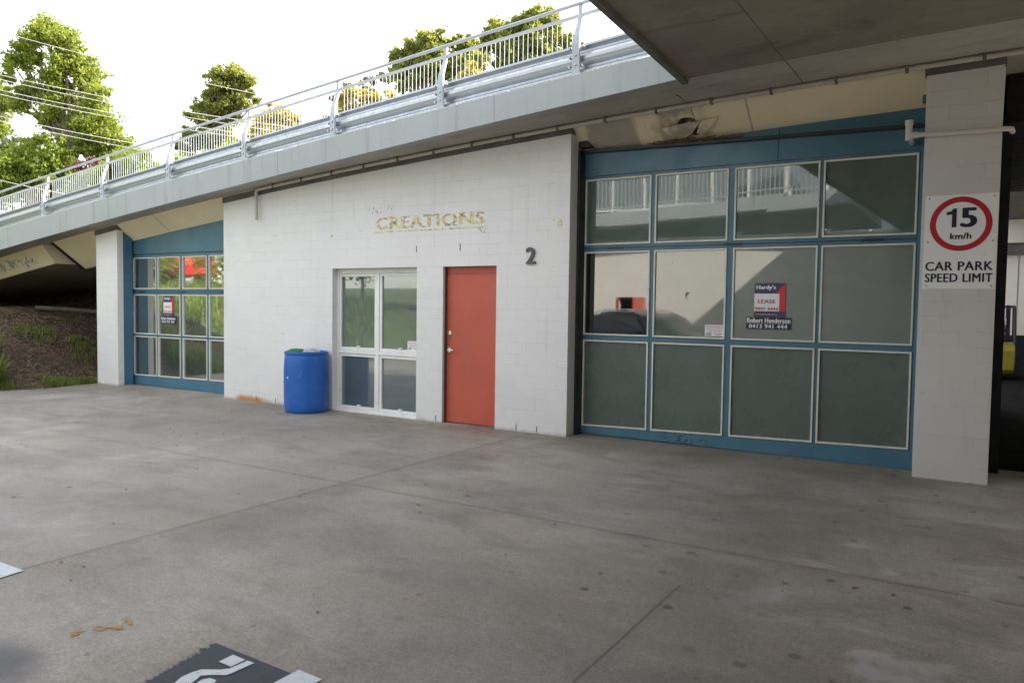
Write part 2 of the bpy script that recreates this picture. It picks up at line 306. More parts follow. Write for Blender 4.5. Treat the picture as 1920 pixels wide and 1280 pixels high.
M['leaf_g'] = leaf_mat('dense_bush_leaves', (.08, .13, .02), (.24, .30, .05), .5)
M['leaf_r'] = leaf_mat('dark_red_leaves', (.09, .03, .04), (.16, .06, .06), .3)
M['grass'] = leaf_mat('grass_blades', (.06, .11, .018), (.20, .26, .05), .4, (.20, .18, .07))
M['straw'] = paint('dry_straw', (.20, .13, .07), .9, .4, 20)
M['bark'] = concrete_mat('tree_bark', (.07, .055, .04), (.15, .12, .09), sc=4)
M['timber'] = paint('old_timber', (.13, .11, .08), .85, .3, 6)
M['wire'] = paint('pale_cable', (.80, .80, .76), .35, .03, 5)
def bay_mat():
    t = NT('worn_dark_bay_paint'); x, y, z = t.xyz(); c = t.mix(t.ramp(t.noise(24, 6, .8), .3, .7), (.018, .022, .032), (.035, .039, .050)); t.bump(t.noise(110, 4), .4, .004)
    u = t.m_('SUBTRACT', x, t.m_('MULTIPLY_ADD', t.m_('SUBTRACT', -5.96, y), .18, 1.262))
    u = t.m_('MAXIMUM', u, t.m_('MULTIPLY_ADD', t.m_('LESS_THAN', x, .2), 9, -5))
    e = t.m_('ADD', t.m_('MULTIPLY', u, 18), t.m_('MULTIPLY', t.m_('SUBTRACT', t.noise(38, 6, .8), .5), 3.4))
    worn(t, t.m_('MULTIPLY', t.ramp(e, -.1, .5), t.ramp(t.noise(30, 6, .8), .70, .66))); return t.fin(c, .75)
M['asphalt'] = bay_mat()
def roadpaint(n, col):
    t = NT(n); c = t.mix(.5, col, t.mix(t.noise(70, 4, .8), (.25, .25, .25), (.75, .75, .75)), 'OVERLAY'); t.bump(t.noise(100, 3), .3, .003); worn(t, t.ramp(t.noise(34, 6, .8, dist=.4), .66, .60)); return t.fin(c, .6)
def ochre():
    t = NT('ochre_spray_paint'); c = t.mix(t.noise(30, 4), (.42, .235, .045), (.33, .20, .06)); worn(t, t.ramp(t.noise(48, 6, .8, dist=.3), .44, .56)); return t.fin(c, .8)
M['line'] = roadpaint('white_line_paint', (.47, .50, .53)); M['ochre'] = ochre()

# ------------------------------------------------------------------ mesh helpers
class MB:
    def __init__(s): s.v = []; s.f = []
    def add(s, vs, fs):
        o = len(s.v); s.v += [tuple(p) for p in vs]; s.f += [tuple(i + o for i in f) for f in fs]; return s
    def box(s, x0, x1, y0, y1, z0, z1):
        return s.add([(x0, y0, z0), (x1, y0, z0), (x1, y1, z0), (x0, y1, z0), (x0, y0, z1), (x1, y0, z1), (x1, y1, z1), (x0, y1, z1)],
                     [(0, 3, 2, 1), (4, 5, 6, 7), (0, 1, 5, 4), (1, 2, 6, 5), (2, 3, 7, 6), (3, 0, 4, 7)])
    def hexa(s, bottom, top):
        return s.add(list(bottom) + list(top), [(0, 3, 2, 1), (4, 5, 6, 7), (0, 1, 5, 4), (1, 2, 6, 5), (2, 3, 7, 6), (3, 0, 4, 7)])
    def prism(s, poly, d):      # polygon of 3-D points pushed along vector d
        n = len(poly); q = [tuple(Vector(p) + Vector(d)) for p in poly]
        return s.add(list(poly) + q, [tuple(range(n))[::-1], tuple(range(n, 2 * n))] + [(i, (i + 1) % n, n + (i + 1) % n, n + i) for i in range(n)])
    def loft(s, rings, closed=True, caps=True):
        n = len(rings[0]); vs = [p for r in rings for p in r]; fs = []
        for i in range(len(rings) - 1):
            for j in range(n if closed else n - 1):
                a = i * n + j; b = i * n + (j + 1) % n; fs.append((a, b, b + n, a + n))
        if caps and closed: fs += [tuple(range(n))[::-1], tuple(range((len(rings) - 1) * n, len(rings) * n))]
        return s.add(vs, fs)
    def tube(s, pts, r, k=8, caps=True):
        pts = [Vector(p) for p in pts]; rr = r if isinstance(r, (list, tuple)) else [r] * len(pts); rings = []
        up = None
        for i, p in enumerate(pts):
            t = (pts[min(i + 1, len(pts) - 1)] - pts[max(i - 1, 0)]).normalized()
            if up is None: up = Vector((0, 0, 1)) if abs(t.z) < .9 else Vector((1, 0, 0))
            a = t.cross(up).normalized(); b = a.cross(t); up = b
            rings.append([tuple(p + rr[i] * (math.cos(2 * math.pi * j / k) * a + math.sin(2 * math.pi * j / k) * b)) for j in range(k)])
        return s.loft(rings, True, caps)
    def lathe(s, prof, c, k=40):
        return s.loft([[(c[0] + r * math.cos(2 * math.pi * j / k), c[1] + r * math.sin(2 * math.pi * j / k), c[2] + z) for j in range(k)] for r, z in prof])
    def build(s, name, mat, parent=None, label=None, smooth=False, bevel=0, off=(0, 0, 0)):
        me = bpy.data.meshes.new(name); o0 = Vector(off) + (world_loc(parent) if parent else Vector())
        me.from_pydata([tuple(Vector(p) - o0) for p in s.v], [], s.f); me.update()
        return link(name, me, mat, parent, label, smooth, bevel, off)
def world_loc(o):
    p = Vector(o.location)
    while o.parent: o = o.parent; p += Vector(o.location)
    return p
def link(name, me, mat, parent=None, label=None, smooth=False, bevel=0, off=(0, 0, 0)):
    if mat and not me.materials: me.materials.append(mat)
    if smooth: me.polygons.foreach_set('use_smooth', [True] * len(me.polygons))
    o = bpy.data.objects.new(name, me); COL.objects.link(o); o.location = off
    if parent: o.parent = parent
    if label: o['label'] = label
    if bevel:
        b = o.modifiers.new('bevel', 'BEVEL'); b.width = bevel; b.segments = 2; b.limit_method = 'ANGLE'
    if smooth and not bevel:
        try:
            e = o.modifiers.new('edge', 'EDGE_SPLIT'); e.split_angle = R(40)
        except Exception: pass
    return o
def tag(o, label, cat, group=None, kind=None):
    if label: o['label'] = label
    if cat: o['category'] = cat
    if group: o['group'] = group
    if kind: o['kind'] = kind
    return o
def thing(name, label, cat, loc=(0, 0, 0), group=None):
    o = bpy.data.objects.new(name, None); COL.objects.link(o); o.location = loc; o.empty_display_size = .2
    return tag(o, label, cat, group)
def text(s, x0, x1, z0, z1, y, name, mat, parent, bold=.0, depth=.002, label=None, face=-1):
    cu = bpy.data.curves.new('txt', 'FONT'); cu.body = s; cu.size = 1; cu.space_character = 1.07;  cu.resolution_u = 3
    ob = bpy.data.objects.new('txt', cu); me = bpy.data.meshes.new_from_object(ob)
    bpy.data.objects.remove(ob); n = len(me.vertices); co = np.empty(n * 3); me.vertices.foreach_get('co', co); co = co.reshape(-1, 3)
    mn, mxx = co.min(0), co.max(0); fs = [tuple(p.vertices) for p in me.polygons]; bpy.data.meshes.remove(me)
    sx = (x1 - x0) / (mxx[0] - mn[0]); sz = (z1 - z0) / (mxx[1] - mn[1])
    zz0 = z0 if callable(y) is False else z0
    m = MB(); d = bold * (z1 - z0); sx = (x1 - x0 - 2 * d) / (mxx[0] - mn[0])
    for k, (ox, oz) in enumerate([(0, 0)] if not bold else [(-1, 0), (1, 0), (0, 0), (-.5, .4), (.5, .4), (-.5, -.4), (.5, -.4)]):
        a0 = x0 + d + ox * d; a1 = x1 - d + ox * d
        m.add([(a0 + (p[0] - mn[0]) * sx if face < 0 else a1 - (p[0] - mn[0]) * sx, y - .00012 * k, z0 + (p[1] - mn[1]) * sz + oz * d * (1 if oz * d == 0 else .6)) for p in co], fs)
    return m.build(name, mat, parent, label)
def plate(name, pts, y, mat, parent, th=.004, label=None):   # flat polygon (x,z) facing -Y
    return MB().prism([(x, y, z) for x, z in pts], (0, th, 0)).build(name, mat, parent, label)
def rect(x0, x1, z0, z1): return [(x0, z0), (x1, z0), (x1, z1), (x0, z1)]
def at(px, py, d):   # photo pixel at forward distance d
    return CAM + d * (FWD + RGT * ((px - 960) / FPX) - UPV * ((py - 640) / FPX))

# ------------------------------------------------------------------ ground and terrain
def sstep(t): t = min(1, max(0, t)); return t * t * (3 - 2 * t)
def th(x, y):
    a = max(0, -10.15 - x)
    h = 1.38 * sstep(a / 3.0) * (1.0) + .8 * sstep((a - 3.5) / 12)
    if x < -10.15: h += .75 * sstep((y - 1.6) / 2.5) * sstep(a / .8)
    h += 2.3 * sstep((y - 7.5) / 8) * sstep((1.5 - x) / 5) * (1 if h < 1 else .6)
    h += 1.2 * sstep((y - 20) / 20) * sstep((1.5 - x) / 5)
    h += 1.0 * sstep((-30 - y) / 20)
    if a > .3: h += .05 * math.sin(x * 3.1 + y * 1.7) + .04 * math.sin(x * 7.3 - y * 5.1)
    return h - .03
def grid(xs, ys):
    m = MB(); nx, ny = len(xs), len(ys)
    m.v = [(x, y, th(x, y)) for y in ys for x in xs]
    m.f = [(j * nx + i, j * nx + i + 1, (j + 1) * nx + i + 1, (j + 1) * nx + i) for j in range(ny - 1) for i in range(nx - 1)]
    return m
xs = list(np.arange(-200, -26, 6)) + list(np.arange(-26, -9.8, .3)) + list(np.arange(-9.5, 8, 1.2)) + list(np.arange(8, 201, 8))
ys = list(np.arange(-120, -14, 5)) + list(np.arange(-14, 8, .35)) + list(np.arange(8, 30, 1.0)) + list(np.arange(30, 201, 8))
tag(grid(xs, ys).build('terrain', M['soil'], smooth=True), 'brown mulch bank and grassy hill around the concrete yard', 'terrain', kind='structure')
g = MB(); edge = [(-9.98, 7), (-10.16, 0.3), (-10.16, 0), (-9.93, -.9), (-10.11, -1.7), (-10.3, -3), (-10.2, -6), (-10.4, -12), (-10.4, -40)]
g.prism([(x, y, -.14) for x, y in edge] + [(40, -40, -.14), (40, 30, -.14), (4, 30, -.14), (4, 7, -.14)], (0, 0, .14))
tag(g.build('ground', M['ground']), 'stained grey concrete yard with saw cut joints', 'ground', kind='structure')

# painted parking marks
def flatpoly(name, pts, z, mat, label, cat='marking'):
    o = MB().add([(x, y, z) for x, y in pts], [tuple(range(len(pts)))]).build(name, mat)
    if o.data.polygons[0].normal.z < 0: o.data.flip_normals()
    return tag(o, label, cat, kind='structure')
def rough_edge(a, b, n, amp):
    out = []
    for i in range(n):
        t = i / n; out.append((a[0] + (b[0] - a[0]) * t + random.uniform(-amp, amp), a[1] + (b[1] - a[1]) * t + random.uniform(-amp, amp)))
    return out
bay = [(1.80, -5.975), (1.20, -5.960), (1.14, -6.9), (1.85, -6.9)]
flatpoly('bay_paint', bay, .003, M['asphalt'], 'dark painted parking bay square at the bottom edge of the yard')
flatpoly('bay_paint', [(-2.2, -5.93), (-.74, -5.97), (-.47, -6.0), (-.47, -6.02), (-.9, -6.05), (-2.2, -6.4)], .003, M['asphalt'], 'dark painted patch at the left edge of the yard')
flatpoly('white_line', [(1.80, -5.94), (1.945, -5.945), (1.93, -7), (1.80, -7)], .0065, M['line'], 'white bay line beside the dark painted square')
flatpoly('white_line', [(-2.4, -5.99), (-.45, -5.965), (-.43, -6.10), (-2.4, -6.13)], .0065, M['line'], 'white bay line at the left edge of the yard')
def gp(px, py): d = at(px, py, 1) - CAM; q = CAM + d * (-CAM.z / d.z); return (q.x, q.y)
flatpoly('bay_symbol', [gp(*p) for p in ((410, 1242), (437, 1229), (460, 1238.5), (433, 1251.5))], .0065, M['line'], 'white square head of the painted bay symbol')
flatpoly('bay_symbol', [gp(*p) for p in ((464.5, 1240), (430, 1255), (412, 1257), (378, 1256.5), (360, 1262), (340, 1271), (325, 1284), (330, 1300), (352, 1300), (357, 1284), (368, 1276), (376, 1268.5), (398, 1267), (424, 1267.5), (434, 1264), (477, 1244.5))], .0065, M['line'], 'white curved body of the painted bay symbol')
flatpoly('bay_symbol', [gp(*p) for p in ((366, 1284), (378, 1276), (394, 1273), (406, 1277), (396, 1290), (372, 1298))], .0065, M['line'], 'small white lower piece of the painted bay symbol')
m = MB()
for q in ([(128, 1189), (150, 1177), (158, 1183), (136, 1196)], [(163, 1177), (182, 1173), (214, 1174), (232, 1172), (231, 1179), (205, 1183), (180, 1182)], [(226, 1159), (240, 1156), (253, 1167), (242, 1173)]):
    m.add([gp(*p) + (.004,) for p in q], [tuple(range(len(q)))])
tag(m.build('spray_mark', M['ochre']), 'short wavy ochre spray mark on the concrete', 'marking', kind='structure')

# ------------------------------------------------------------------ ramp, deck
zs = lambda x: 3.76 + .05 * x - .0033 * x * x if x < 5 else 3.9275
yf = lambda x: -.43 - .0055 * (x + 8.5) ** 2
ft = lambda x: zs(x) + .275 - .009 * x          # top of fascia
ramp = thing('elevated_ramp', 'grey concrete vehicle ramp descending to the left above the workshops', 'ramp', (-6, 0, 0))
RX = [1.5 - i * .3 for i in range(0, 46)]; RL = [-11.64 - i * .3 for i in range(0, 27)]
def strip(name, mat, f, xs, label=None, smooth=False): return MB().loft([f(x) for x in xs]).build(name, mat, ramp, label, smooth)
ALLX = [1.652, 1.52] + RX[1:] + [x for x in RL if x < -12]
strip('fascia', M['fascia'], lambda x: [(x, yf(x), zs(x) - .03), (x, yf(x) - .012, ft(x) - .01), (x, yf(x), ft(x)), (x, yf(x) + .22, ft(x) + .004), (x, yf(x) + .22, zs(x) + .002), (x, yf(x) + .05, zs(x) - .03)], ALLX)
strip('deck_slab', M['soffit_ramp'], lambda x: [(x, yf(x) + .12, zs(x)), (x, yf(x) + .12, ft(x) - .05), (x, 7.2, ft(x) - .05), (x, 7.2, zs(x))], [9.0, 7.5, 6, 4.5, 3, 1.9] + ALLX)
GX = [4.37, 4.2, 3.6, 3.0, 2.4, 1.72]; GX2 = [1.04, .7, .2] + [.2 - i * .4 for i in range(1, 29)] + [-11.62]
def girder(x): return [(x, -.02, zs(x) - .002), (x, .62, zs(x) - .5), (x, 5.6, zs(x) - .5), (x, 6.3, zs(x) - .002)]
strip('box_girder', M['web'], girder, GX); strip('box_girder', M['web'], girder, GX2)
strip('box_girder', M['web'], lambda x: [(x, -.06, zs(x) - .002), (x, .21, zs(x) - .36), (x, 5.8, zs(x) - .40), (x, 6.3, zs(x) - .002)], [x for x in RL if x < -11.66])
m = MB(); m.box(4.40, 9.5, .75, 5.8, 3.44, 3.90); m.build('unlit_void_block', M['navy'], ramp)  # added near-black block standing in for the unlit space under the ramp
strip('joint_gap_band', M['black'], lambda x: [(x, -.035, zs(x) - .004), (x, .612, zs(x) - .51), (x, 5.6, zs(x) - .51), (x, 6.3, zs(x) - .004)], [-11.585, -11.675])  # black band standing in for the shade in the open joint
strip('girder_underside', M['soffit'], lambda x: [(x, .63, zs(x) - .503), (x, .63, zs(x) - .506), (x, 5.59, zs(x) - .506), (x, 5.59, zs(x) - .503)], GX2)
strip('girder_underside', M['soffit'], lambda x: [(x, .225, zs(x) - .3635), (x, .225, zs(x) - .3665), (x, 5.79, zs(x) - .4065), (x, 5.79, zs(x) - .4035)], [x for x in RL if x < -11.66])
# girder stretch with the broken hole
def wp(x, k): return (x, -.02 + .64 * k, zs(x) - .002 - .498 * k)
m = MB(); xa, xb = 1.04, 1.72
out = [wp(x, k) for x, k in ((xa, 0), (1.27, 0), (1.38, 0), (1.5, 0), (xb, 0), (xb, .5), (xb, 1), (1.5, 1), (1.38, 1), (1.2, 1), (xa, 1), (xa, .5))]
inn = [wp(x, k) for x, k in ((1.262, .28), (1.31, .22), (1.36, .21), (1.44, .235), (1.478, .27), (1.472, .36), (1.487, .50), (1.43, .55), (1.37, .52), (1.32, .56), (1.285, .53), (1.275, .39))]
bk = [tuple(Vector(p) + Vector((0, .12, .10))) for p in inn]; n = 12
m.add(out + inn + bk, [(i, (i + 1) % n, n + (i + 1) % n, n + i) for i in range(n)] + [(n + i, n + (i + 1) % n, 2 * n + (i + 1) % n, 2 * n + i) for i in range(n)] + [tuple(range(2 * n, 3 * n))])
m.build('broken_web', M['web'], ramp, 'broken stretch of the cream girder side with a dark hole')
m = MB(); m.tube([wp(1.466, .24), wp(1.452, .12), wp(1.47, .0)], .004, 4); m.tube([(1.47, -.03, zs(1.47) - .002), (1.44, -.2, zs(1.44) - .002), (1.46, -.33, zs(1.44) - .002), (1.44, -.42, zs(1.44) - .002)], .004, 4)
m.build('crack', M['black'], ramp)
m = MB(); m.prism([(1.27, .17, 3.60), (1.34, .16, 3.565), (1.43, .15, 3.58), (1.45, .16, 3.64), (1.38, .2, 3.69), (1.33, .2, 3.66)], (0, .06, .02)); m.build('broken_mortar', M['web'], ramp)

deck = thing('overhead_deck', 'dark raw concrete deck overhead at the upper right', 'deck', (6, -8, 0))
dz = lambda x: zs(x) - .002
ex = lambda y: 1.665 - .045 * (y + .83)          # slightly skewed free edge of the deck
DX = [3, 3.8, 4.6, 5.4, 7, 10, 14, 19]; ya, yb = -22, yf(1.6) + .116
ring0 = [(ex(ya), ya, dz(1.7)), (ex(ya), ya, dz(1.7) + .45), (ex(yb), yb, dz(1.7) + .45), (ex(yb), yb, dz(1.7))]
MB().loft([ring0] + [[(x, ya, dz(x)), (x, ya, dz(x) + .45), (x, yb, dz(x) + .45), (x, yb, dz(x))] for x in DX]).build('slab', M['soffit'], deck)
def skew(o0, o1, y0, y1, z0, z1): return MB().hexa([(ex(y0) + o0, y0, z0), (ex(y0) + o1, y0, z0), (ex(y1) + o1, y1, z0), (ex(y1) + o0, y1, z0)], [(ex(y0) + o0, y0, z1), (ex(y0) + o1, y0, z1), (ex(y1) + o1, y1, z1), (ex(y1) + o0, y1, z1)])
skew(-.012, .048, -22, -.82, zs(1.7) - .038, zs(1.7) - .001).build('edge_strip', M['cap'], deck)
skew(-.016, -.001, -22, -.82, zs(1.7) - .02, zs(1.7) + 1.4).build('sun_blocking_parapet', M['fascia'], deck)  # unseen from the camera, raised to cast shade over the yard
m = MB(); m.tube([(2.65, -.1, dz(2.65) - .001), (2.62, -3, dz(2.62) - .001), (2.6, -9, dz(2.6) - .001)], .004, 4); m.tube([(1.6, -4.4, dz(1.6) - .001), (4.6, -4.38, dz(4.6) - .001)], .003, 4); m.build('form_joint', M['cap'], deck)

# railing on the ramp
rail = thing('ramp_railing', 'galvanised guard rail and picket fence along the ramp edge', 'railing', (-6, -.5, 3.7))
POST = [.46 - 1.94 * k for k in range(0, 10)]
BX = [1.62 - .25 * i for i in range(0, 75)]
base = lambda x: ft(x) + .003
def along(y_off, z_off): return [(x, yf(x) + y_off, base(x) + z_off) for x in BX]
MB().tube(along(.155, .80), .021, 8).build('top_rail', M['galv_post'], rail, smooth=True)
m = MB(); m.loft([[(x, yf(x) + .15, base(x) + .665), (x, yf(x) + .15, base(x) + .69), (x, yf(x) + .19, base(x) + .69), (x, yf(x) + .19, base(x) + .665)] for x in BX]); m.build('mid_rail', M['galv_post'], rail)
prof = [(.085, .05), (.085, .07), (.135, .10), (.135, .125), (.085, .16), (.075, .185), (.075, .22), (.085, .245), (.135, .275), (.135, .295), (.10, .33), (.10, .352)]
prof2 = [(a + .006, b) for a, b in prof[::-1]]
MB().loft([[(x, yf(x) + a + .04, base(x) + b) for a, b in prof + prof2] for x in BX]).build('guard_beam', M['galv'], rail)
pm = None; bm_ = None
for k, x in enumerate(POST):
    if pm is None:
        m = MB(); y, z = yf(x), base(x)
        pts = [(.05, -.05), (.05, .34), (.062, .42), (.10, .52), (.135, .60), (.148, .68), (.15, .80)]
        wid = [.042, .042, .036, .030, .026, .024, .022]
        m.loft([[(x - q, y + a, z + b), (x + q, y + a, z + b), (x + q, y + a + .03, z + b), (x - q, y + a + .03, z + b)] for (a, b), q in zip(pts, wid)])
        o = m.build('post', M['galv_post'], rail, off=(x - rail.location.x, y - rail.location.y, z - rail.location.z)); pm = o.data
        BOLTS = ((0, .12), (0, .22), (-.07, .10), (-.07, .30), (.09, .10), (.09, .30), (-.07, .20))
        q = MB(); q.tube([(0, .035, 0), (0, .10, 0)], .013, 8); bm_ = bpy.data.meshes.new('bolt'); bm_.from_pydata(q.v, [], q.f); bm_.update()
    else:
        o = link('post', pm, M['galv_post'], rail, off=(x - rail.location.x, yf(x) - rail.location.y, base(x) - rail.location.z))
    for bx, bz in BOLTS: link('bolt', bm_, M['galv'], o, off=(bx, 0, bz))
for k in range(-1, len(POST) - 1):
    x1 = POST[k] if k >= 0 else 1.62; x0 = POST[k + 1]; m = MB(); n = 29 if k >= 0 else 18
    for i in range(1, n):
        x = x0 + (x1 - x0) * i / n; y = yf(x) + .215; z = base(x); m.box(x - .0024, x + .0024, y, y + .006, z - .05, z + .675)
    m.build('picket_panel', M['galv_post'], rail)

# conduit along the soffit
pipe = thing('soffit_conduit', 'long grey conduit clipped under the ramp soffit with a short drop leg', 'conduit', (-1, -.06, 3.6))
px_ = [-5.46 + .35 * i for i in range(0, 32)]
cp = lambda x: (x, -.075, zs(x) - .035)
drop = [(-5.50, -.075, zs(-5.46) - .50), (-5.505, -.075, zs(-5.5) - .12), (-5.50, -.075, zs(-5.5) - .06)] + [cp(x) for x in px_]
MB().tube(drop, .024, 10).build('tube', M['pvc'], pipe, smooth=True)
m = MB(); m.tube([(-5.50, -.075, zs(-5.46) - .505), (-5.50, -.075, zs(-5.46) - .44)], .029, 10); m.tube([(-5.50, -.075, zs(-5.46) - .42), (-5.50, -.075, zs(-5.46) - .40)], .029, 10)
for x in (-2.9, -.6, 1.35, 3.2): m.tube([cp(x - .02), cp(x + .02)], .027, 10)
m.build('coupling', M['pvc'], pipe, smooth=True)
cm = None
for i in range(17):
    x = -5.1 + .62 * i
    if cm is None:
        m = MB(); m.box(x - .015, x + .015, -.108, -.042, zs(x) - .066, zs(x) + .0); o = m.build('clip', M['clamp'], pipe, bevel=.006, off=(x - pipe.location.x, 0, zs(x) - pipe.location.z)); cm = o.data
    else: link('clip', cm, M['clamp'], pipe, bevel=.006, off=(x - pipe.location.x, 0, zs(x) - pipe.location.z))

# ------------------------------------------------------------------ workshop building
bld = thing('workshop_building', 'low white painted block workshop under the ramp with two blue glazed doors', 'building', (-3, .3, 0))
wt = lambda x: zs(x) - .105     # top of blockwork
def wall_poly(name, poly, y0, y1, mat, label=None): return MB().prism([(x, y0, z) for x, z in poly], (0, y1 - y0, 0)).build(name, mat, bld, label)
# main wall assembled around openings (window -3.925..-2.335, door -1.89..-1.04)
m = MB()
def wp_(x0, x1, z0, z1=None):
    xx = [x0 + (x1 - x0) * i / 6 for i in range(7)]
    top = [(x, z1 if z1 is not None else wt(x)) for x in xx]
    m.prism([(x0, 0, z0), (x1, 0, z0)] + [(x, 0, z) for x, z in top[::-1]], (0, .2, 0))
WX0, WX1, DX0, DX1, OT = -3.925, -2.335, -1.89, -1.04, 2.10
wp_(-6.385, WX0, -.02); wp_(WX0, WX1, OT); wp_(WX1, DX0, -.02); wp_(DX0, DX1, OT); wp_(DX1, 0, -.02)
bm = m.build('wall', M['block'], bld, 'white painted blockwork wall with faded lettering')
m = MB()
m.prism([(-10.09, 0, -.02), (-9.41, 0, -.02), (-9.41, 0, wt(-9.41)), (-10.09, 0, wt(-10.09))], (0, .115, 0)); m.build('pillar', M['block'], bld, 'narrow white pillar at the left end')
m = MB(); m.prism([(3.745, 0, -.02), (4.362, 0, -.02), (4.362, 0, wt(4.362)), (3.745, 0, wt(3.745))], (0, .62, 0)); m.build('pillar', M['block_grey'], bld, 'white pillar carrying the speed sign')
for nm, x0, x1 in (('a', -6.40, .012), ('b', -10.12, -9.40), ('c', 3.73, 4.375)):
    xx = [x0 + (x1 - x0) * i / 8 for i in range(9)]
    MB().loft([[(x, -.012, wt(x) + .002), (x, -.012, zs(x) - .003), (x, .3, zs(x) - .003), (x, .3, wt(x) + .002)] for x in xx]).build('capping', M['cap'], bld)
# side and inner walls that close the building
m = MB(); m.box(-10.08, -9.9, .118, 6.8, -.02, 2.55); m.build('side_wall', M['block'], bld)
m = MB(); m.box(4.20, 4.34, .63, 7.0, -.02, 3.40); m.build('side_wall', M['block'], bld)
m = MB(); m.box(-9.9, 4.2, 6.6, 6.8, -.02, 3.42) if False else m.box(-9.9, 4.2, 6.6, 6.8, -.02, 2.45); m.build('rear_wall', M['block'], bld)
m = MB(); m.box(4.37, 4.455, .66, .84, 0, 3.42); m.build('steel_post', M['navy'], bld)

# glazed doors
def frame_ring(m, x0, x1, z0a, z0b, z1, y0, y1, w):   # bottom edge may slope from z0a (left) to z0b (right)
    m.hexa([(x0, y0, z0a), (x0 + w, y0, z0a), (x0 + w, y1, z0a), (x0, y1, z0a)], [(x0, y0, z1), (x0 + w, y0, z1), (x0 + w, y1, z1), (x0, y1, z1)])
    m.hexa([(x1 - w, y0, z0b), (x1, y0, z0b), (x1, y1, z0b), (x1 - w, y1, z0b)], [(x1 - w, y0, z1), (x1, y0, z1), (x1, y1, z1), (x1 - w, y1, z1)])
    m.hexa([(x0 + w, y0, z0a), (x1 - w, y0, z0b), (x1 - w, y1, z0b), (x0 + w, y1, z0a)], [(x0 + w, y0, z0a + w), (x1 - w, y0, z0b + w), (x1 - w, y1, z0b + w), (x0 + w, y1, z0a + w)])
    m.box(x0 + w, x1 - w, y0, y1, z1 - w, z1)
def glazed_door(label, X0, X1, cols, rows, ybase, top, slope, gmat, special=()):
    d = thing('garage_door', label, None, (0, 0, 0)); d.parent = bld; d.location = Vector(((X0 + X1) / 2, .35, 0)) - Vector(bld.location)
    del_keys = [k for k in ('category',) if k in d]
    # steel leaf: bars around the panes
    m = MB(); y0, y1 = .35, .41
    zb = lambda x: ybase + slope * (x - X0)
    xs_ = [X0] + [v for c in cols for v in c] + [X1]
    for i in range(0, len(xs_), 2): m.hexa([(xs_[i], y0, zb(xs_[i])), (xs_[i + 1], y0, zb(xs_[i + 1])), (xs_[i + 1], y1, zb(xs_[i + 1])), (xs_[i], y1, zb(xs_[i]))], [(xs_[i], y0, top), (xs_[i + 1], y0, top), (xs_[i + 1], y1, top), (xs_[i], y1, top)])
    zr = [r for r in rows]
    for (a, b) in cols:
        for i in range(len(zr)):
            lo = zr[i][1]; hi = zr[i + 1][0] if i + 1 < len(zr) else top
            m.box(a, b, y0 + .002, y1 - .002, lo, hi)
    m.build('leaf_frame', M['blue'], d)
    m = MB(); m.hexa([(X0, .345, .012), (X1, .345, .0), (X1, .42, .0), (X0, .42, .012)], [(X0, .345, zb(X0) - .002), (X1, .345, zb(X1) - .002), (X1, .42, zb(X1) - .002), (X0, .42, zb(X0) - .002)]); m.build('bottom_bar', M['bluebar'], d, bevel=.004)
    k = 0
    for ri, (z0, z1) in enumerate(zr):
        for ci, (a, b) in enumerate(cols):
            za, zb_ = (zb(a) + .004, zb(b) + .004) if ri == 0 else (z0, z0)
            w = .018
            m = MB(); frame_ring(m, a + .003, b - .003, za, zb_, z1 - .003, .338, .40, w)
            fo = m.build('pane_frame', M['alu'], d)
            m = MB(); tl = random.uniform(-.0012, .0012); tl2 = random.uniform(-.0012, .0012)
            m.hexa([(a + w, .362 + tl, za + w), (b - w, .362 - tl, zb_ + w), (b - w, .37 - tl, zb_ + w), (a + w, .37 + tl, za + w)], [(a + w, .362 + tl2, z1 - w), (b - w, .362 + tl2, z1 - w), (b - w, .37 + tl2, z1 - w), (a + w, .37 + tl2, z1 - w)])
            m.build('pane', M['glass_clear'] if (ri, ci) in special else (M['glass_frost'] if ri == 0 and X0 > -1 else gmat), d)
    # hinge line between the two upper rows
    zz = (zr[1][1] + zr[2][0]) / 2; m = MB(); m.box(X0, X1, .343, .352, zz - .004, zz + .004)
    for i in range(3):
        xm = X0 + (X1 - X0) * (.12 + .38 * i); m.box(xm - .1, xm + .1, .335, .352, zz - .012, zz + .012)
    m.build('hinge_strip', M['ledge'], d)
    return d
glazed_door('large blue framed door with twelve glass panes', 0.0, 3.74, [(.035, .90), (.945, 1.81), (1.875, 2.77), (2.80, 3.685)], [(.12, 1.185), (1.245, 2.27), (2.35, 3.155)], .10, 3.185, .026, M['glass'], {(1, 0)})
glazed_door('smaller blue framed door with twelve glass panes at the left', -9.55, -6.45, [(-9.47, -8.74), (-8.70, -8.03), (-7.97, -7.28), (-7.23, -6.52)], [(.17, .93), (.965, 1.71), (1.81, 2.40)], .175, 2.45, .012, M['glass_side'])
def header(name, x0, x1, z0, ztop, y0, y1, mat, label=None):
    xx = [x0 + (x1 - x0) * i / 6 for i in range(7)]
    return MB().prism([(x0, y0, z0), (x1, y0, z0)] + [(x, y0, ztop(x)) for x in xx[::-1]], (0, y1 - y0, 0)).build(name, mat, bld, label)
header('header_panel', .03, 2.33, 3.192, lambda x: 3.47 - .022 * x, .335, .40, M['blue']); header('header_panel', 2.336, 3.742, 3.192, lambda x: 3.47 - .022 * x, .335, .40, M['blue'])
header('upper_panel', .03, 2.33, 3.45, lambda x: zs(x) - .20, .372, .42, M['blue']); header('upper_panel', 2.336, 3.742, 3.40, lambda x: zs(x) - .20, .372, .42, M['blue'])
m = MB(); m.hexa([(.02, .27, 3.470), (3.742, .27, 3.388), (3.742, .37, 3.388), (.02, .37, 3.470)], [(.02, .27, 3.505), (3.742, .27, 3.42), (3.742, .37, 3.42), (.02, .37, 3.505)]); m.build('ledge', M['ledge'], bld, bevel=.005)
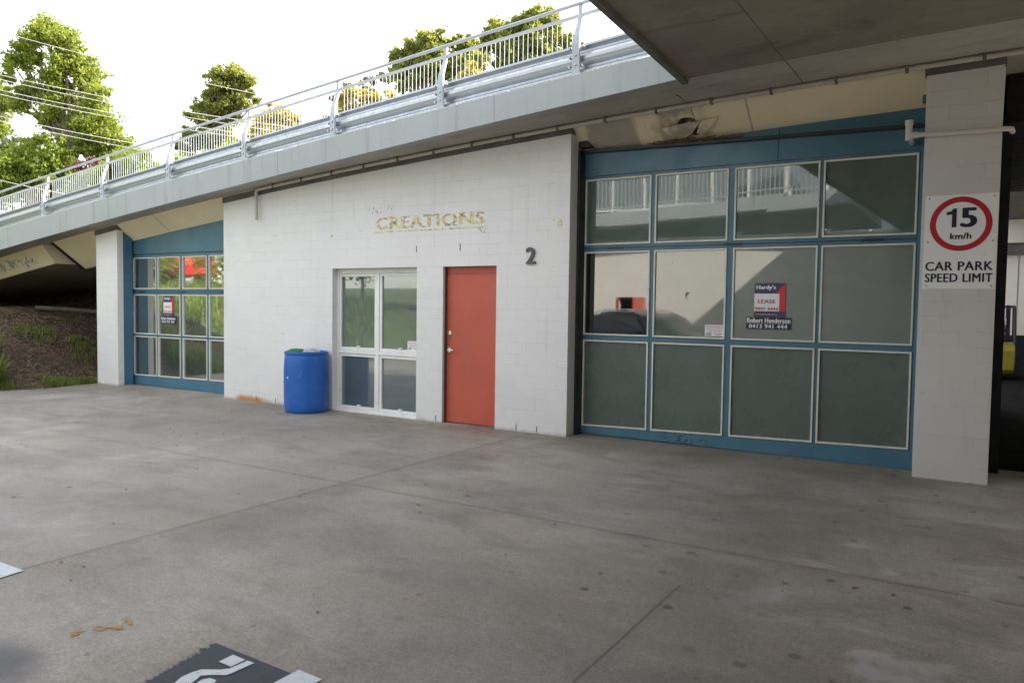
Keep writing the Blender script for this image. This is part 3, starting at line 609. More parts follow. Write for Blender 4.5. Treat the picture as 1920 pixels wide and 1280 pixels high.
header('header_panel', -9.552, -6.39, 2.462, lambda x: zs(x) - .22, .335, .40, M['blue'])
m = MB(); m.box(-9.66, -9.412, .118, .30, 0, 2.80); m.box(-9.66, -9.555, .30, .42, 0, 2.80); m.build('door_jamb', M['blue'], bld)
m = MB(); m.box(.002, .03, .19, .42, 0, 3.5); m.build('door_jamb', M['ledge'], bld)
m = MB(); m.box(3.70, 3.743, .28, .333, .02, 3.19); m.box(3.70, 3.743, .25, .37, 3.62, 3.80); m.build('door_jamb', M['blue'], bld)
m = MB(); m.box(3.728, 3.743, .255, .278, .05, 3.19); m.build('door_track', M['alu'], bld)
m = MB(); m.prism([(.012, .19, 3.52), (.17, .19, 3.52), (.10, .19, 3.66), (.012, .19, 3.68)], (0, .14, 0)); m.build('corner_bracket', M['ledge'], bld)

# aluminium window
win = thing('window', 'white framed four pane window', None); win.parent = bld; win.location = Vector((-3.13, .12, 0)) - Vector(bld.location)
m = MB(); y0, y1 = .10, .17
m.box(WX0 + .002, WX0 + .03, y0, y1, .0, OT - .002); m.box(WX1 - .03, WX1 - .002, y0, y1, .0, OT - .002); m.box(WX0 + .03, WX1 - .03, y0, y1, 2.03, OT - .002); m.box(WX0 + .03, WX1 - .03, y0, y1, .0, .035); m.box(WX0 + .03, WX1 - .03, y0, y1, .855, .905); m.box(-3.155, -3.105, y0, y1, .035, .855); m.box(-3.155, -3.105, y0, y1, .905, 2.03)
m.build('window_frame', M['white_frame'], win, bevel=.003)
m = MB(); m.box(WX0 + .005, WX1 - .005, .02, .098, .0, .022); m.build('sill', M['white_frame'], win)
for (a, b) in ((WX0 + .032, -3.157), (-3.103, WX1 - .032)):
    for (lo, hi) in ((.037, .853), (.907, 2.028)):
        m = MB(); frame_ring(m, a, b, lo, lo, hi, .112, .16, .042); s = m.build('sash', M['white_frame'], win, bevel=.003)
        m = MB(); t1 = random.uniform(-.001, .001); m.box(a + .042, b - .042, .136 + t1, .142 + t1, lo + .042, hi - .042); m.build('pane', M['glass_win'], win)
        m = MB(); cx = (a + b) / 2 + .02; m.box(cx - .025, cx + .025, .104, .134, lo + .045, lo + .065); m.build('latch', M['white_frame'], win)
# red door
dr = thing('door', 'red painted steel door', None); dr.parent = bld; dr.location = Vector((-1.46, .1, 0)) - Vector(bld.location)
m = MB(); m.box(DX0 + .012, DX1 - .012, .085, .13, .012, 2.004); m.build('door_leaf', M['door'], dr, bevel=.002)
m = MB(); m.box(DX0 + .012, DX1 - .012, .083, .14, 2.010, OT - .002); m.box(DX1 - .011, DX1 - .001, .06, .15, 0, OT - .002); m.build('door_frame', M['door'], dr)
m = MB(); m.box(DX0 + .001, DX0 + .011, .04, .15, 0, OT - .002); m.build('door_frame', M['num'], dr)
m = MB(); m.tube([(-1.825, .086, 1.215), (-1.825, .072, 1.215)], .030, 20); m.build('deadbolt', M['chrome'], dr, smooth=True)
m = MB(); m.tube([(-1.835, .086, .985), (-1.835, .070, .985)], .036, 20); m.tube([(-1.835, .072, .985), (-1.835, .035, .985), (-1.815, .028, .985), (-1.73, .030, .983)], .010, 8); m.build('handle', M['chrome'], dr, smooth=True)

# faded lettering and old yellow patches (paint on the wall)
def lett(t, x): return 2.645 + .0 * x
text('CREATIONS', -3.09, -1.225, 2.645, 2.80, -.0007, 'faded_lettering', M['letter'], bm, .13)
m = MB()
xx = -3.10
for seg in ((-3.10, -2.75, 0), (-2.72, -2.25, 0), (-2.22, -1.85, .0), (-1.80, -1.21, .0)):
    m.box(seg[0], seg[1], -.0011, -.0007, 2.590 + random.uniform(-.002, .002), 2.612)
m.box(-.165, -.10, -.0011, -.0007, 2.555, 2.625); m.box(-3.98, -3.91, -.0011, -.0007, 2.56, 2.595); m.build('faded_paint', M['letter'], bm)
m = MB()
for _ in range(24):
    x = random.uniform(-3.08, -1.25); z = random.choice((2.645, 2.80, 2.80, 2.645, 2.60)); l = random.uniform(.015, .06); m.box(x, x + l, -.004, -.0032, z - .004, z + .004)
for _ in range(26):
    x = random.uniform(-3.22, -2.78); z = random.uniform(2.86, 2.96); m.box(x, x + .006, -.004, -.0032, z, z + random.uniform(.006, .022))
for _ in range(8):
    x = random.uniform(-1.35, -1.2); z = random.uniform(2.52, 2.58); m.box(x, x + .005, -.004, -.0032, z, z + random.uniform(.01, .03))
for x, z in ((-2.35, 2.30), (-1.62, 2.31), (-.22, 2.63), (-.13, 2.632)): m.box(x, x + .012, -.004, -.0032, z, z + (.09 if z < 2.5 else .01))
for x in (-4.75, -5.15, -5.6, -.72, -.42, -2.0): m.box(x, x + .012, -.004, -.0032, .02, .09)
m.build('paint_chips', M['num'], bm)
nb = thing('house_number', 'dark grey metal numeral two on the white wall right of the red door', 'house number', (-.53, 0, 2.12))
o = text('2', -.60, -.455, 2.115, 2.315, -.016, 'numeral', M['num'], nb, .05)
sm_ = o.modifiers.new('solid', 'SOLIDIFY'); sm_.thickness = .014; sm_.offset = 0

# ------------------------------------------------------------------ signs
sg = thing('speed_sign', 'white 15 km/h car park speed limit sign on the right pillar', 'sign', (4.065, 0, 1.8))
m = MB(); m.box(3.772, 4.358, -.006, -.001, 1.800, 2.672); m.build('panel', M['sign'], sg, bevel=.002)
def ring(cx, cz, r0, r1, y, k=64):
    m = MB(); a = [(cx + r0 * math.cos(2 * math.pi * i / k), y, cz + r0 * math.sin(2 * math.pi * i / k)) for i in range(k)]; b = [(cx + r1 * math.cos(2 * math.pi * i / k), y, cz + r1 * math.sin(2 * math.pi * i / k)) for i in range(k)]
    return m.add(a + b, [(i, (i + 1) % k, k + (i + 1) % k, k + i) for i in range(k)])
ring(4.066, 2.402, .200, .250, -.008).build('red_ring', M['red'], sg)
plate('lettering', [(3.995, 2.372), (4.032, 2.372), (4.032, 2.545), (4.004, 2.545), (3.990, 2.522), (3.950, 2.512), (3.950, 2.487), (3.995, 2.490)], -.009, M['ink'], sg, .002)
text('5', 4.062, 4.198, 2.372, 2.545, -.008, 'lettering', M['ink'], sg, .075)
text('km/h', 3.985, 4.155, 2.262, 2.318, -.008, 'lettering', M['ink'], sg, .05)
text('CAR PARK', 3.79, 4.335, 1.972, 2.055, -.008, 'lettering', M['ink'], sg, .038)
text('SPEED LIMIT', 3.79, 4.335, 1.865, 1.945, -.008, 'lettering', M['ink'], sg, .038)
m = MB()
for x in (3.805, 4.325):
    for z in (1.83, 2.24, 2.645): m.tube([(x, -.006, z), (x, -.010, z)], .007, 8)
m.build('screws', M['num'], sg)
def lease(label, x0, k, zb, y):
    # k scales x; proportions taken from the right-hand poster
    t = thing('lease_poster', label, 'poster', (x0 + .24 * k, y, zb), 'lease posters on the glazed doors')
    X = lambda v: x0 + v * k
    plate('backing', rect(X(.08), X(.415), zb + .13, zb + .505), y, M['purple'], t)
    plate('red_flash', [(X(.31), zb + .40), (X(.412), zb + .50), (X(.412), zb + .195), (X(.35), zb + .195), (X(.35), zb + .40)], y - .002, M['poster_red'], t, .002)
    plate('white_panel', rect(X(.082), X(.348), zb + .197, zb + .390), y - .003, M['white'], t, .002)
    text("Hardy's", X(.10), X(.31), zb + .425, zb + .483, y - .0022, 'lettering', M['white'], t, .06)
    text('LEASE', X(.12), X(.31), zb + .285, zb + .325, y - .0045, 'lettering', M['poster_txt'], t, .06)
    text('9997 4444', X(.09), X(.338), zb + .205, zb + .242, y - .0045, 'lettering', M['poster_txt'], t, .04)
    text('www.hardysrealty.com.au', X(.10), X(.33), zb + .152, zb + .172, y - .0022, 'lettering', M['white'], t, .004)
    plate('name_strip', rect(X(0), X(.48), zb, zb + .128), y - .004, M['poster_navy'], t, .003)
    text('Robert Henderson', X(.01), X(.47), zb + .072, zb + .122, y - .0055, 'lettering', M['white'], t, .05)
    text('0413 941 444', X(.03), X(.44), zb + .010, zb + .054, y - .0055, 'lettering', M['white'], t, .05)
    plate('divider', rect(X(.01), X(.47), zb + .062, zb + .0645), y - .0052, M['white'], t, .001)
lease('purple and red lease poster with navy name strip on the large right door', 2.04, 1.0, 1.37, .356)
lease('purple and red lease poster with navy name strip on the smaller left door', -8.615, .90, 1.18, .356)
def warn(label, x0, x1, z0, z1, y):
    t = thing('warning_sticker', label, 'sticker', ((x0 + x1) / 2, y, z0), 'security warning stickers on the glass'); w_ = x1 - x0; h = z1 - z0
    plate('sheet', rect(x0, x1, z0, z1), y, M['white'], t, .002)
    text('WARNING', x0 + .06 * w_, x1 - .06 * w_, z1 - .26 * h, z1 - .08 * h, y - .0012, 'lettering', M['sticker_txt'], t, .012)
    text('24 HOUR SECURITY', x0 + .08 * w_, x1 - .08 * w_, z1 - .42 * h, z1 - .32 * h, y - .0012, 'lettering', M['num'], t)
    text('1300 655 009', x0 + .14 * w_, x1 - .14 * w_, z1 - .64 * h, z1 - .48 * h, y - .0012, 'lettering', M['sticker_txt'], t, .01)
    m = MB()
    for k in range(3):
        cx = x0 + (.12 + .09 * k) * w_; q = ring(cx, z0 + .17 * h, .045 * w_, .07 * w_, y - .0012, 16); m.add(q.v, q.f)
    m.box(x0 + .45 * w_, x1 - .08 * w_, y - .0015, y - .001, z0 + .20 * h, z0 + .24 * h); m.box(x0 + .55 * w_, x1 - .14 * w_, y - .0015, y - .001, z0 + .10 * h, z0 + .13 * h)
    m.build('emblem', M['num'], t)
warn('small red and white warning sticker low on the large right door', 1.575, 1.795, 1.275, 1.405, .356)
warn('small red and white warning sticker in the corner of the four pane window', -2.60, -2.39, .945, 1.075, .132)
tag(plate('paper_scrap', [(1.135, 2.10), (1.172, 2.10), (1.17, 2.135), (1.133, 2.135)], .357, M['white'], None, .002), 'tiny white paper scrap high on the second pane of the large door', 'sticker')

# ------------------------------------------------------------------ small pipe on right pillar
pv = thing('drain_pipe', 'white plastic drain pipe running across the top of the right pillar', 'pipe', (4, -.06, 3.25))
m = MB(); m.tube([(3.64, -.06, 3.245), (4.385, -.06, 3.225), (4.43, -.03, 3.225), (4.44, .1, 3.225)], .023, 12); m.build('tube', M['pvcw'], pv, smooth=True)
m = MB(); m.tube([(3.615, -.06, 3.20), (3.615, -.06, 3.36)], .030, 12); m.tube([(3.615, -.06, 3.34), (3.615, -.06, 3.385)], .036, 12); m.tube([(3.615, -.06, 3.245), (3.69, -.06, 3.244)], .031, 12); m.build('elbow', M['pvcw'], pv, smooth=True)
m = MB(); m.tube([(3.615, -.04, 3.25), (3.615, .33, 3.25)], .023, 10); m.build('outlet', M['pvcw'], pv, smooth=True)

# ------------------------------------------------------------------ barrel
BC = (-4.15, -.30, 0)
br = thing('barrel', 'blue plastic drum standing against the white wall', 'barrel', BC)
rp_ = .318
prof = [(rp_ * .90, .0), (rp_ * .94, .012), (rp_ * .955, .05), (rp_ * .985, .12), (rp_, .25), (rp_ * 1.005, .45), (rp_, .62), (rp_ * .985, .74), (rp_ * .96, .81), (rp_ * .945, .835), (rp_ * .965, .842), (rp_ * .975, .865), (rp_ * .965, .885), (rp_ * .90, .885), (rp_ * .895, .80), (0.001, .795)]
MB().lathe(prof, BC, 56).build('drum_body', M['barrel'], br, smooth=True)
m = MB(); a = Vector((BC[0] - .06, BC[1] - .319, .505)); m.prism([a, a + Vector((.035, .0, 0)), a + Vector((.025, 0, .03))], (0, .006, 0)); m.build('label_scrap', M['white'], br)
def crumple(name, c, rx, ry, rz, mat, label, seed):
    rng = random.Random(seed); m = MB(); n1, n2 = 10, 18; ring_ = []
    for i in range(n1 + 1):
        ph = math.pi * i / n1; rr = []
        for j in range(n2):
            a = 2 * math.pi * j / n2; k = 1 + rng.uniform(-.28, .28); rr.append((c[0] + rx * k * math.sin(ph) * math.cos(a), c[1] + ry * k * math.sin(ph) * math.sin(a), c[2] + rz * math.cos(ph) * (1 + rng.uniform(-.3, .3))))
        ring_.append(rr)
    m.loft(ring_); o = m.build(name, mat); s_ = o.modifiers.new('s', 'SUBSURF'); s_.levels = s_.render_levels = 1
    return tag(o, label, 'rag')
crumple('netting', (BC[0] - .14, BC[1] - .06, .862), .15, .17, .055, M['green_rag'], 'crumpled green netting on top of the blue drum', 3)
crumple('plastic_bag', (BC[0] + .13, BC[1] - .02, .865), .12, .14, .06, M['grey_rag'], 'crumpled pale grey bag on top of the blue drum', 5)

# ------------------------------------------------------------------ debris on the ledge
b1 = [at(1232, 243, 1), at(1310, 230, 1)]
def onY(px, py, y): d = at(px, py, 1) - CAM; return CAM + d * ((y - CAM.y) / d.y)
def board(pts, ys_, name, label):
    q = [onY(x, y, yy) for (x, y), yy in zip(pts, ys_)]; o = MB().prism(q, (0, .012, .006)).build(name, M['web']); return tag(o, label, 'board')
board([(1233, 243), (1282, 232), (1311, 229), (1300, 247), (1287, 258), (1235, 264)], [.12, .12, .12, .2, .27, .27], 'broken_board', 'long broken cream board on the ledge above the large door')
board([(1313, 228), (1346, 219), (1339, 241), (1322, 249), (1306, 250)], [.14, .14, .27, .27, .25], 'broken_board', 'small broken cream board tilted beside the long one on the ledge')
m = MB(); rng = random.Random(11)
for _ in range(240):
    x = rng.uniform(.85, 1.95); x = x if abs(x - 1.55) < .3 or rng.random() < .35 else 1.2 + rng.uniform(-.2, .6); zt = 3.505 - .022 * x; y = rng.uniform(.27, .36); p = Vector((x, y, zt + rng.uniform(.0, .045))); d = Vector((rng.uniform(-.08, .08), rng.uniform(-.04, .03), rng.uniform(-.012, .02)))
    m.tube([p - d, p + d], rng.uniform(.0015, .004), 3)
tag(m.build('nest_straw', M['straw']), 'dry straw nest litter lying on the ledge above the large door', 'straw', kind='stuff')

# ------------------------------------------------------------------ right-hand passage, forklift
pas = thing('passage_wall', 'pale panelled wall at the back of the dark passage on the right', 'wall', (7, 16, 0))
m = MB(); m.box(2.5, 5.06, 16, 16.2, 1.0, 3.12); m.box(5.10, 12, 16, 16.2, 1.0, 3.12); m.box(5.06, 5.10, 16.05, 16.2, 1.0, 3.12); m.build('upper_panel', M['block_far'], pas)
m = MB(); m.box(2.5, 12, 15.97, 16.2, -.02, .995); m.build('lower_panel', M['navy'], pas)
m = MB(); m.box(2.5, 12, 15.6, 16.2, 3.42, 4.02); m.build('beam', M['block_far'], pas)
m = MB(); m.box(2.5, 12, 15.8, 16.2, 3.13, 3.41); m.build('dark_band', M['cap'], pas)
q_ = MB(); q_.box(4.37, 6.2, .9, 15.9, .002, .005); tag(q_.build('passage_shade_sheet', M['shaded']), 'dark passage floor beyond the right pillar, shade put into its colour', 'floor', kind='structure')  # added dark sheet standing in for shade on the floor
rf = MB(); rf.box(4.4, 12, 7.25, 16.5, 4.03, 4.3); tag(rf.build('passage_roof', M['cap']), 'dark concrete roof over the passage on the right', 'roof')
m = MB(); m.box(6.2, 6.4, .5, 15.95, -.02, 4.02); tag(m.build('passage_light_blocker', M['block_far']), 'unseen wall added on the right of the passage to darken it', 'wall')  # added out of view so that less light reaches the passage
fk = thing('forklift', 'yellow forklift parked in the dark passage behind the right pillar', 'forklift', (4.55, 13.2, 0)); M['fork'] = paint('forklift_yellow', (.24, .19, .02), .4, .15, 3, ((.1, .09, .05), .5))
fx, fy = 4.55, 13.0
m = MB(); m.loft([[(fx - .42 * k, fy + a, z), (fx + .42 * k, fy + a, z), (fx + .45 * k, fy + .6, z), (fx + .45 * k, fy + 1.5, z), (fx - .45 * k, fy + 1.5, z), (fx - .45 * k, fy + .6, z)] for z, a, k in ((.16, .12, .95), (.25, .02, 1), (.70, .0, 1), (.82, .06, .98), (.86, .15, .93))]); m.build('body', M['fork'], fk, bevel=.01)
m = MB(); m.box(fx - .2, fx - .06, fy - .012, fy, .5, .72); m.build('radiator_grille', M['black'], fk)
m = MB()
for sx in (-.42, .42):
    m.tube([(fx + sx, fy + .25, .85), (fx + sx * .95, fy + .35, 1.72), (fx + sx * .95, fy + 1.25, 1.76), (fx + sx, fy + 1.45, .85)], .03, 6)
for i in range(6): m.box(fx - .41, fx + .41, fy + .38 + .16 * i, fy + .43 + .16 * i, 1.71, 1.76)
m.build('overhead_guard', M['black'], fk)
m = MB()
for sx in (-.3, .3): m.box(fx + sx - .05, fx + sx + .05, fy + 1.52, fy + 1.64, .1, 1.78)
m.box(fx - .3, fx + .3, fy + 1.53, fy + 1.6, 1.1, 1.2); m.build('mast', M['black'], fk)
m = MB(); m.box(fx - .22, fx + .22, fy + .62, fy + 1.05, .87, 1.0); m.box(fx - .22, fx + .22, fy + .55, fy + .66, .95, 1.42); m.build('seat', M['navy'], fk, bevel=.03)
wm = None
for sx in (-.36, .36):
    for yy in (.35, 1.3):
        m = MB(); m.tube([(fx + sx - .08, fy + yy, .2), (fx + sx + .08, fy + yy, .2)], .2, 20); m.build('wheel', M['black'], fk)
m = MB(); m.tube([(fx - .18, fy - .01, .30), (fx - .18, fy - .03, .30)], .04, 10); m.tube([(fx + .2, fy + .6, 1.3), (fx + .2, fy + .6, 1.45)], .04, 8); m.build('lamp', M['white'], fk)
m = MB(); m.box(fx - .2, fx + .2, fy + .5, fy + .9, 1.765, 1.84); m.build('roof_tray', M['straw'], fk)

m = MB(); m.box(10.5, 10.7, -21.5, -.2, -.02, 3.9); tag(m.build('light_blocking_wall', M['block_far']), 'unseen wall added along the far right to keep side light out', 'wall')  # added out of view to cut light from the right
m = MB(); m.box(3.3, 10.4, -12.2, -12, -.02, 3.9); tag(m.build('light_blocking_wall', M['block_far']), 'unseen wall added behind the viewer to darken the covered yard', 'wall')  # added blocker behind the camera, darkens the space under the deck
# ------------------------------------------------------------------ under the ramp on the left
ab = MB(); ab.box(-24, -10.06, 5.2, 5.5, -.3, 2.75); tag(ab.build('abutment_wall', M['soffit']), 'dark concrete abutment wall under the ramp at the left', 'wall')
def onter(px, py):
    d = at(px, py, 1) - CAM; t = 8.
    while t < 60:
        p = CAM + d * t
        if p.z < th(p.x, p.y): return p
        t += .03
    return CAM + d * 20
p0, p1 = onter(66, 583), onter(186, 590)
q = [Vector((p.x, p.y, th(p.x, p.y) + .06)) for p in (p0, p0.lerp(p1, .5), p1)]
tag(MB().tube(q, .05, 8).build('timber_log', M['timber']), 'long weathered timber log lying at the top of the mulch bank', 'log')
# graffiti on the left girder end
t = NT('blue_graffiti'); c = t.mix(t.noise(6, 3), (.22, .33, .40), (.36, .42, .42)); M['graf'] = t.fin(c, .6)
m = MB(); rng = random.Random(4)
def wl(x, k): return Vector((x, -.06 + .27 * k - .004, zs(x) - .002 - .358 * k - .002))
for i in range(18):
    x = -14.5 + .11 * i + rng.uniform(-.05, .05); k0 = rng.uniform(.3, .5); pts = [wl(x, k0)]
    for j in range(3): pts.append(wl(x + rng.uniform(-.15, .15), min(.95, max(.2, k0 + rng.uniform(-.15, .35)))))
    m.tube(pts, rng.uniform(.006, .016), 4)
m.build('graffiti', M['graf'], ramp, 'blue spray graffiti on the left girder face')

# grass and weeds
def blades(m, c, n, spread, h, rng, wd=.012):
    for _ in range(n):
        a = rng.uniform(0, 6.283); r_ = spread * math.sqrt(rng.random()); x = c[0] + r_ * math.cos(a); y = c[1] + r_ * math.sin(a); z = th(x, y) + (.03 if x > -10.1 else 0)
        L_ = h * rng.uniform(.5, 1.1); b = rng.uniform(0, 6.283); ln = rng.uniform(.15, .75) * L_; w_ = wd * rng.uniform(.7, 1.4)
        dx, dy = math.cos(b) * ln, math.sin(b) * ln; sx, sy = -math.sin(b) * w_, math.cos(b) * w_
        o = len(m.v); m.v += [(x - sx, y - sy, z - .02), (x + sx, y + sy, z - .02), (x + dx * .4 + sx * .8, y + dy * .4 + sy * .8, z + L_ * .65), (x + dx * .4 - sx * .8, y + dy * .4 - sy * .8, z + L_ * .65), (x + dx, y + dy, z + L_ * .92)]
        m.f += [(o, o + 1, o + 2, o + 3), (o + 3, o + 2, o + 4)]
rng = random.Random(21)
m = MB()
for _ in range(60): blades(m, (-10.35 + rng.uniform(-.25, .12), rng.uniform(-.75, .1)), 26, .16, .14, rng, .007)
for _ in range(70): blades(m, (-10.45 + rng.uniform(-.4, .15), rng.uniform(-2.4, -1.4)), 26, .16, .17, rng, .007)
tag(m.build('edge_grass', M['grass']), 'short green grass along the edge of the concrete below the bank', 'grass', kind='stuff')
for i, (x, y, n, sp_, h, lb) in enumerate([(-10.75, -1.75, 520, .38, .55, 'tall dark weed clump at the left edge of the mulch bank'), (-11.5, -1.55, 520, .42, .6, 'leafy weed clump higher up the left edge of the bank'), (-12.0, -.15, 210, .40, .11, 'low weed patch in the middle of the mulch bank'), (-11.5, .55, 210, .36, .11, 'low weed patch on the bank near the left pillar')]):
    m = MB(); blades(m, (x, y), n, sp_, h, rng, .012); tag(m.build('weed_clump', M['grass']), lb, 'weeds', 'weeds on the mulch bank')
m = MB()
for _ in range(260):
    b = (rng.uniform(-24, -11.2), rng.uniform(-12, -2.6)); blades(m, b, 46, .4, rng.uniform(.3, .75), rng, .014)
tag(m.build('bank_grass', M['grass']), 'long sunlit grass on the bank left of the yard', 'grass', kind='stuff')
m = MB()
for _ in range(2600):
    x, y = rng.uniform(-13.5, -10.25), rng.uniform(-2, 1.6); z = th(x, y) + .012; a = rng.uniform(0, 6.283); l = rng.uniform(.02, .07); p = Vector((x, y, z)); d = Vector((math.cos(a) * l, math.sin(a) * l, rng.uniform(-.01, .02)))
    m.tube([p - d, p + d], rng.uniform(.002, .006), 3)
tag(m.build('mulch_litter', M['straw']), 'loose straw and bark litter on the bank', 'mulch', kind='stuff')
m = MB()
for _ in range(330):
    x, y = (rng.uniform(-8, 4.2), -7 + 7 * rng.random() ** .8) if _ < 190 else ((-10.1 + rng.random() ** 3 * 1.3, rng.uniform(-2.2, -.05)) if _ < 270 else (rng.uniform(-6.3, -.1), -.03 - .25 * rng.random() ** 2)); a = rng.uniform(0, 6.283); l = rng.uniform(.006, .02) * (1.6 if rng.random() < .15 else 1); wv = l * rng.uniform(.3, .7)
    c_, s_ = math.cos(a), math.sin(a); m.prism([(x + c_ * l, y + s_ * l, .004), (x - s_ * wv, y + c_ * wv, .006), (x - c_ * l, y - s_ * l, .004), (x + s_ * wv, y - c_ * wv, .005)], (0, 0, .002))
tag(m.build('leaf_litter', M['straw']), 'scattered dead leaves and grit on the concrete yard', 'leaves', kind='stuff')

# ------------------------------------------------------------------ trees
def leaves_mesh(blobs, n, size, seed, asp=.5):
    rg = np.random.default_rng(seed); r = np.array([b[1] for b in blobs]); wgt = r ** 2 / (r ** 2).sum(); P = []
    for (c, rad), k in zip(blobs, wgt):
        cnt = max(30, int(2.6 * n * k)); ns = max(5, int(cnt / 45))
        d = rg.normal(size=(ns, 3)); d /= np.linalg.norm(d, axis=1)[:, None]; sub = np.array(c) + d * rad * (rg.uniform(.35, 1.0, (ns, 1)))
        idx = rg.integers(0, ns, cnt); e = rg.normal(size=(cnt, 3)) * rad * np.array([.22, .22, .15]); P.append(sub[idx] + e)
    P = np.concatenate(P); n = len(P)
    a = rg.normal(size=(n, 3)); a /= np.linalg.norm(a, axis=1)[:, None]; b = np.cross(a, rg.normal(size=(n, 3))); b /= np.linalg.norm(b, axis=1)[:, None]
    s = .74 * size * rg.uniform(.45, 1.5, (n, 1)); V = np.stack([P - a * s, P + b * s * asp, P + a * s, P - b * s * asp], 1).reshape(-1, 3)
    return V, n
def tree(name, label, cat, px_blobs, D, n, leaf, mat, seed, trunk=None, limbs=(), thick=.22, group=None, asp=.5):
    rg = random.Random(seed); blobs = []
    for (x, y, r_) in px_blobs:
        R_ = 1.12 * r_ * D / FPX; blobs.append((at(x, y, D + rg.uniform(-.5, .5) * R_), R_)); blobs.append((at(x + rg.uniform(-.3, .3) * r_, y + rg.uniform(-.2, .3) * r_, D + R_ * rg.uniform(.9, 1.6)), R_ * .85))
    mean = sum((b[0] for b in blobs), Vector()) / len(blobs)
    bx = at(trunk[0], trunk[1], D) if trunk else mean
    base_ = Vector((bx.x, bx.y, th(bx.x, bx.y) - .1)); t_ = thing(name, label, cat, base_, group)
    V, cnt = leaves_mesh([(tuple(b), r_) for b, r_ in blobs], n, leaf, seed, asp)
    me = bpy.data.meshes.new('crown'); me.from_pydata((V - np.array(base_)).tolist(), [], [(4 * i, 4 * i + 1, 4 * i + 2, 4 * i + 3) for i in range(cnt)]); me.update(); link('crown', me, mat, t_)
    m = MB(); top = at(trunk[0], trunk[1], D) if trunk else mean
    mid = base_.lerp(top, .5) + Vector((rg.uniform(-.15, .15), 0, 0)); m.tube([base_, mid, top], [thick, thick * .8, thick * .6], 9)
    for li in limbs:
        pts = [at(x, y, D + .2 * k) for k, (x, y) in enumerate(li)]; m.tube(pts, [thick * .6 * (1 - .75 * k / max(1, len(pts) - 1)) for k in range(len(pts))], 7)
    for (b, r_) in blobs[::2]: m.tube([top, top.lerp(b, .55) + Vector((0, 0, -.1 * r_)), b], [thick * .4, thick * .22, .015], 5)
    m.build('trunk', M['bark'], t_, smooth=True); return t_
tree('large_tree', 'tall spreading green tree above the left end of the ramp', 'tree',
     [(118, 68, 26), (85, 60, 30), (60, 72, 24), (140, 90, 22), (40, 105, 22), (22, 118, 18), (120, 118, 26), (70, 110, 18), (100, 150, 24), (150, 125, 28), (165, 150, 30), (60, 165, 26), (35, 190, 22), (130, 175, 22), (180, 180, 24), (100, 185, 22), (170, 215, 30), (105, 215, 26), (200, 235, 28), (150, 250, 28), (225, 262, 24), (195, 285, 30), (165, 275, 25), (240, 290, 18), (85, 225, 16), (15, 150, 12)],
     33, 15000, .105, M['leaf_a'], 1, (138, 285), [[(138, 285), (128, 262), (108, 238), (85, 222), (55, 212), (40, 208)], [(138, 285), (150, 240), (140, 190), (110, 140), (95, 90)]], .30)
tree('tree', 'green tree cut off by the left edge of the picture', 'tree', [(-12, 190, 30), (5, 205, 16), (-25, 230, 34), (8, 172, 12), (-30, 160, 25)], 34, 2800, .105, M['leaf_a'], 2, (-22, 290), (), .2)
tree('dense_bush', 'dense bright green bushy tree below the large tree at the left', 'tree', [(75, 258, 14), (60, 290, 26), (105, 278, 24), (30, 305, 30), (85, 315, 30), (120, 310, 22), (0, 320, 34), (45, 340, 34), (-20, 360, 40), (100, 345, 30), (140, 345, 20)], 32, 9000, .10, M['leaf_g'], 3, (60, 380))
tree('pale_shrub', 'pale grey leaved sapling at the far left', 'shrub', [(15, 262, 22), (38, 275, 18), (5, 285, 22), (50, 262, 10)], 36, 900, .09, M['leaf_c'], 4, (20, 330), (), .06)
tree('dense_bush', 'leafy green bush showing through the pickets right of the large tree', 'tree', [(230, 315, 26), (262, 300, 22), (205, 330, 26), (280, 318, 18), (180, 350, 30), (250, 345, 26), (150, 360, 26)], 29, 4500, .095, M['leaf_g'], 6, (220, 370), (), .14)
tree('shrub', 'small dark red shrub under the large tree', 'shrub', [(160, 312, 16), (175, 305, 10), (150, 325, 14)], 30, 500, .08, M['leaf_r'], 5, (160, 345), (), .05)
tree('tall_tree', 'upright dark green tree in the middle behind the ramp railing', 'tree',
     [(448, 135, 18), (430, 145, 20), (410, 140, 15), (395, 150, 14), (465, 155, 14), (445, 168, 22), (415, 172, 20), (470, 178, 9), (392, 180, 14), (430, 198, 22), (455, 195, 16), (400, 205, 18), (375, 198, 12), (365, 215, 15), (385, 230, 18), (415, 222, 18), (440, 222, 14), (480, 192, 8), (350, 250, 14), (370, 262, 20), (345, 285, 16), (400, 262, 22), (430, 250, 18), (360, 300, 18), (335, 270, 8)],
     38, 10000, .11, M['leaf_b'], 7, (405, 270), (), .25)
Y = 'yellow leaved shrubs behind the ramp railing'
tree('yellow_shrub', 'yellow leaved shrub just right of the upright middle tree', 'shrub', [(498, 228, 20), (520, 215, 16), (540, 222, 18), (480, 250, 18), (515, 245, 20), (560, 225, 10), (465, 270, 14), (505, 195, 6)], 25, 2400, .07, M['leaf_y'], 8, (510, 290), (), .06, Y)
tree('yellow_shrub', 'yellow leaved shrub left of the right hand trees', 'shrub', [(640, 190, 14), (660, 178, 16), (685, 180, 14), (650, 210, 16), (705, 188, 12), (730, 178, 10), (675, 205, 14)], 23, 2400, .065, M['leaf_y'], 9, (670, 250), (), .06, Y)
tree('tree', 'broad olive green tree behind the railing left of the tallest right tree', 'tree',
     [(745, 105, 15), (770, 92, 18), (800, 82, 20), (830, 76, 18), (855, 80, 14), (750, 128, 20), (785, 115, 24), (820, 105, 24), (760, 150, 20), (800, 140, 26), (840, 130, 20), (870, 105, 18), (880, 88, 18), (895, 118, 20), (868, 128, 18), (735, 145, 12)],
     26, 8000, .085, M['leaf_b'], 10, (800, 190), (), .2)
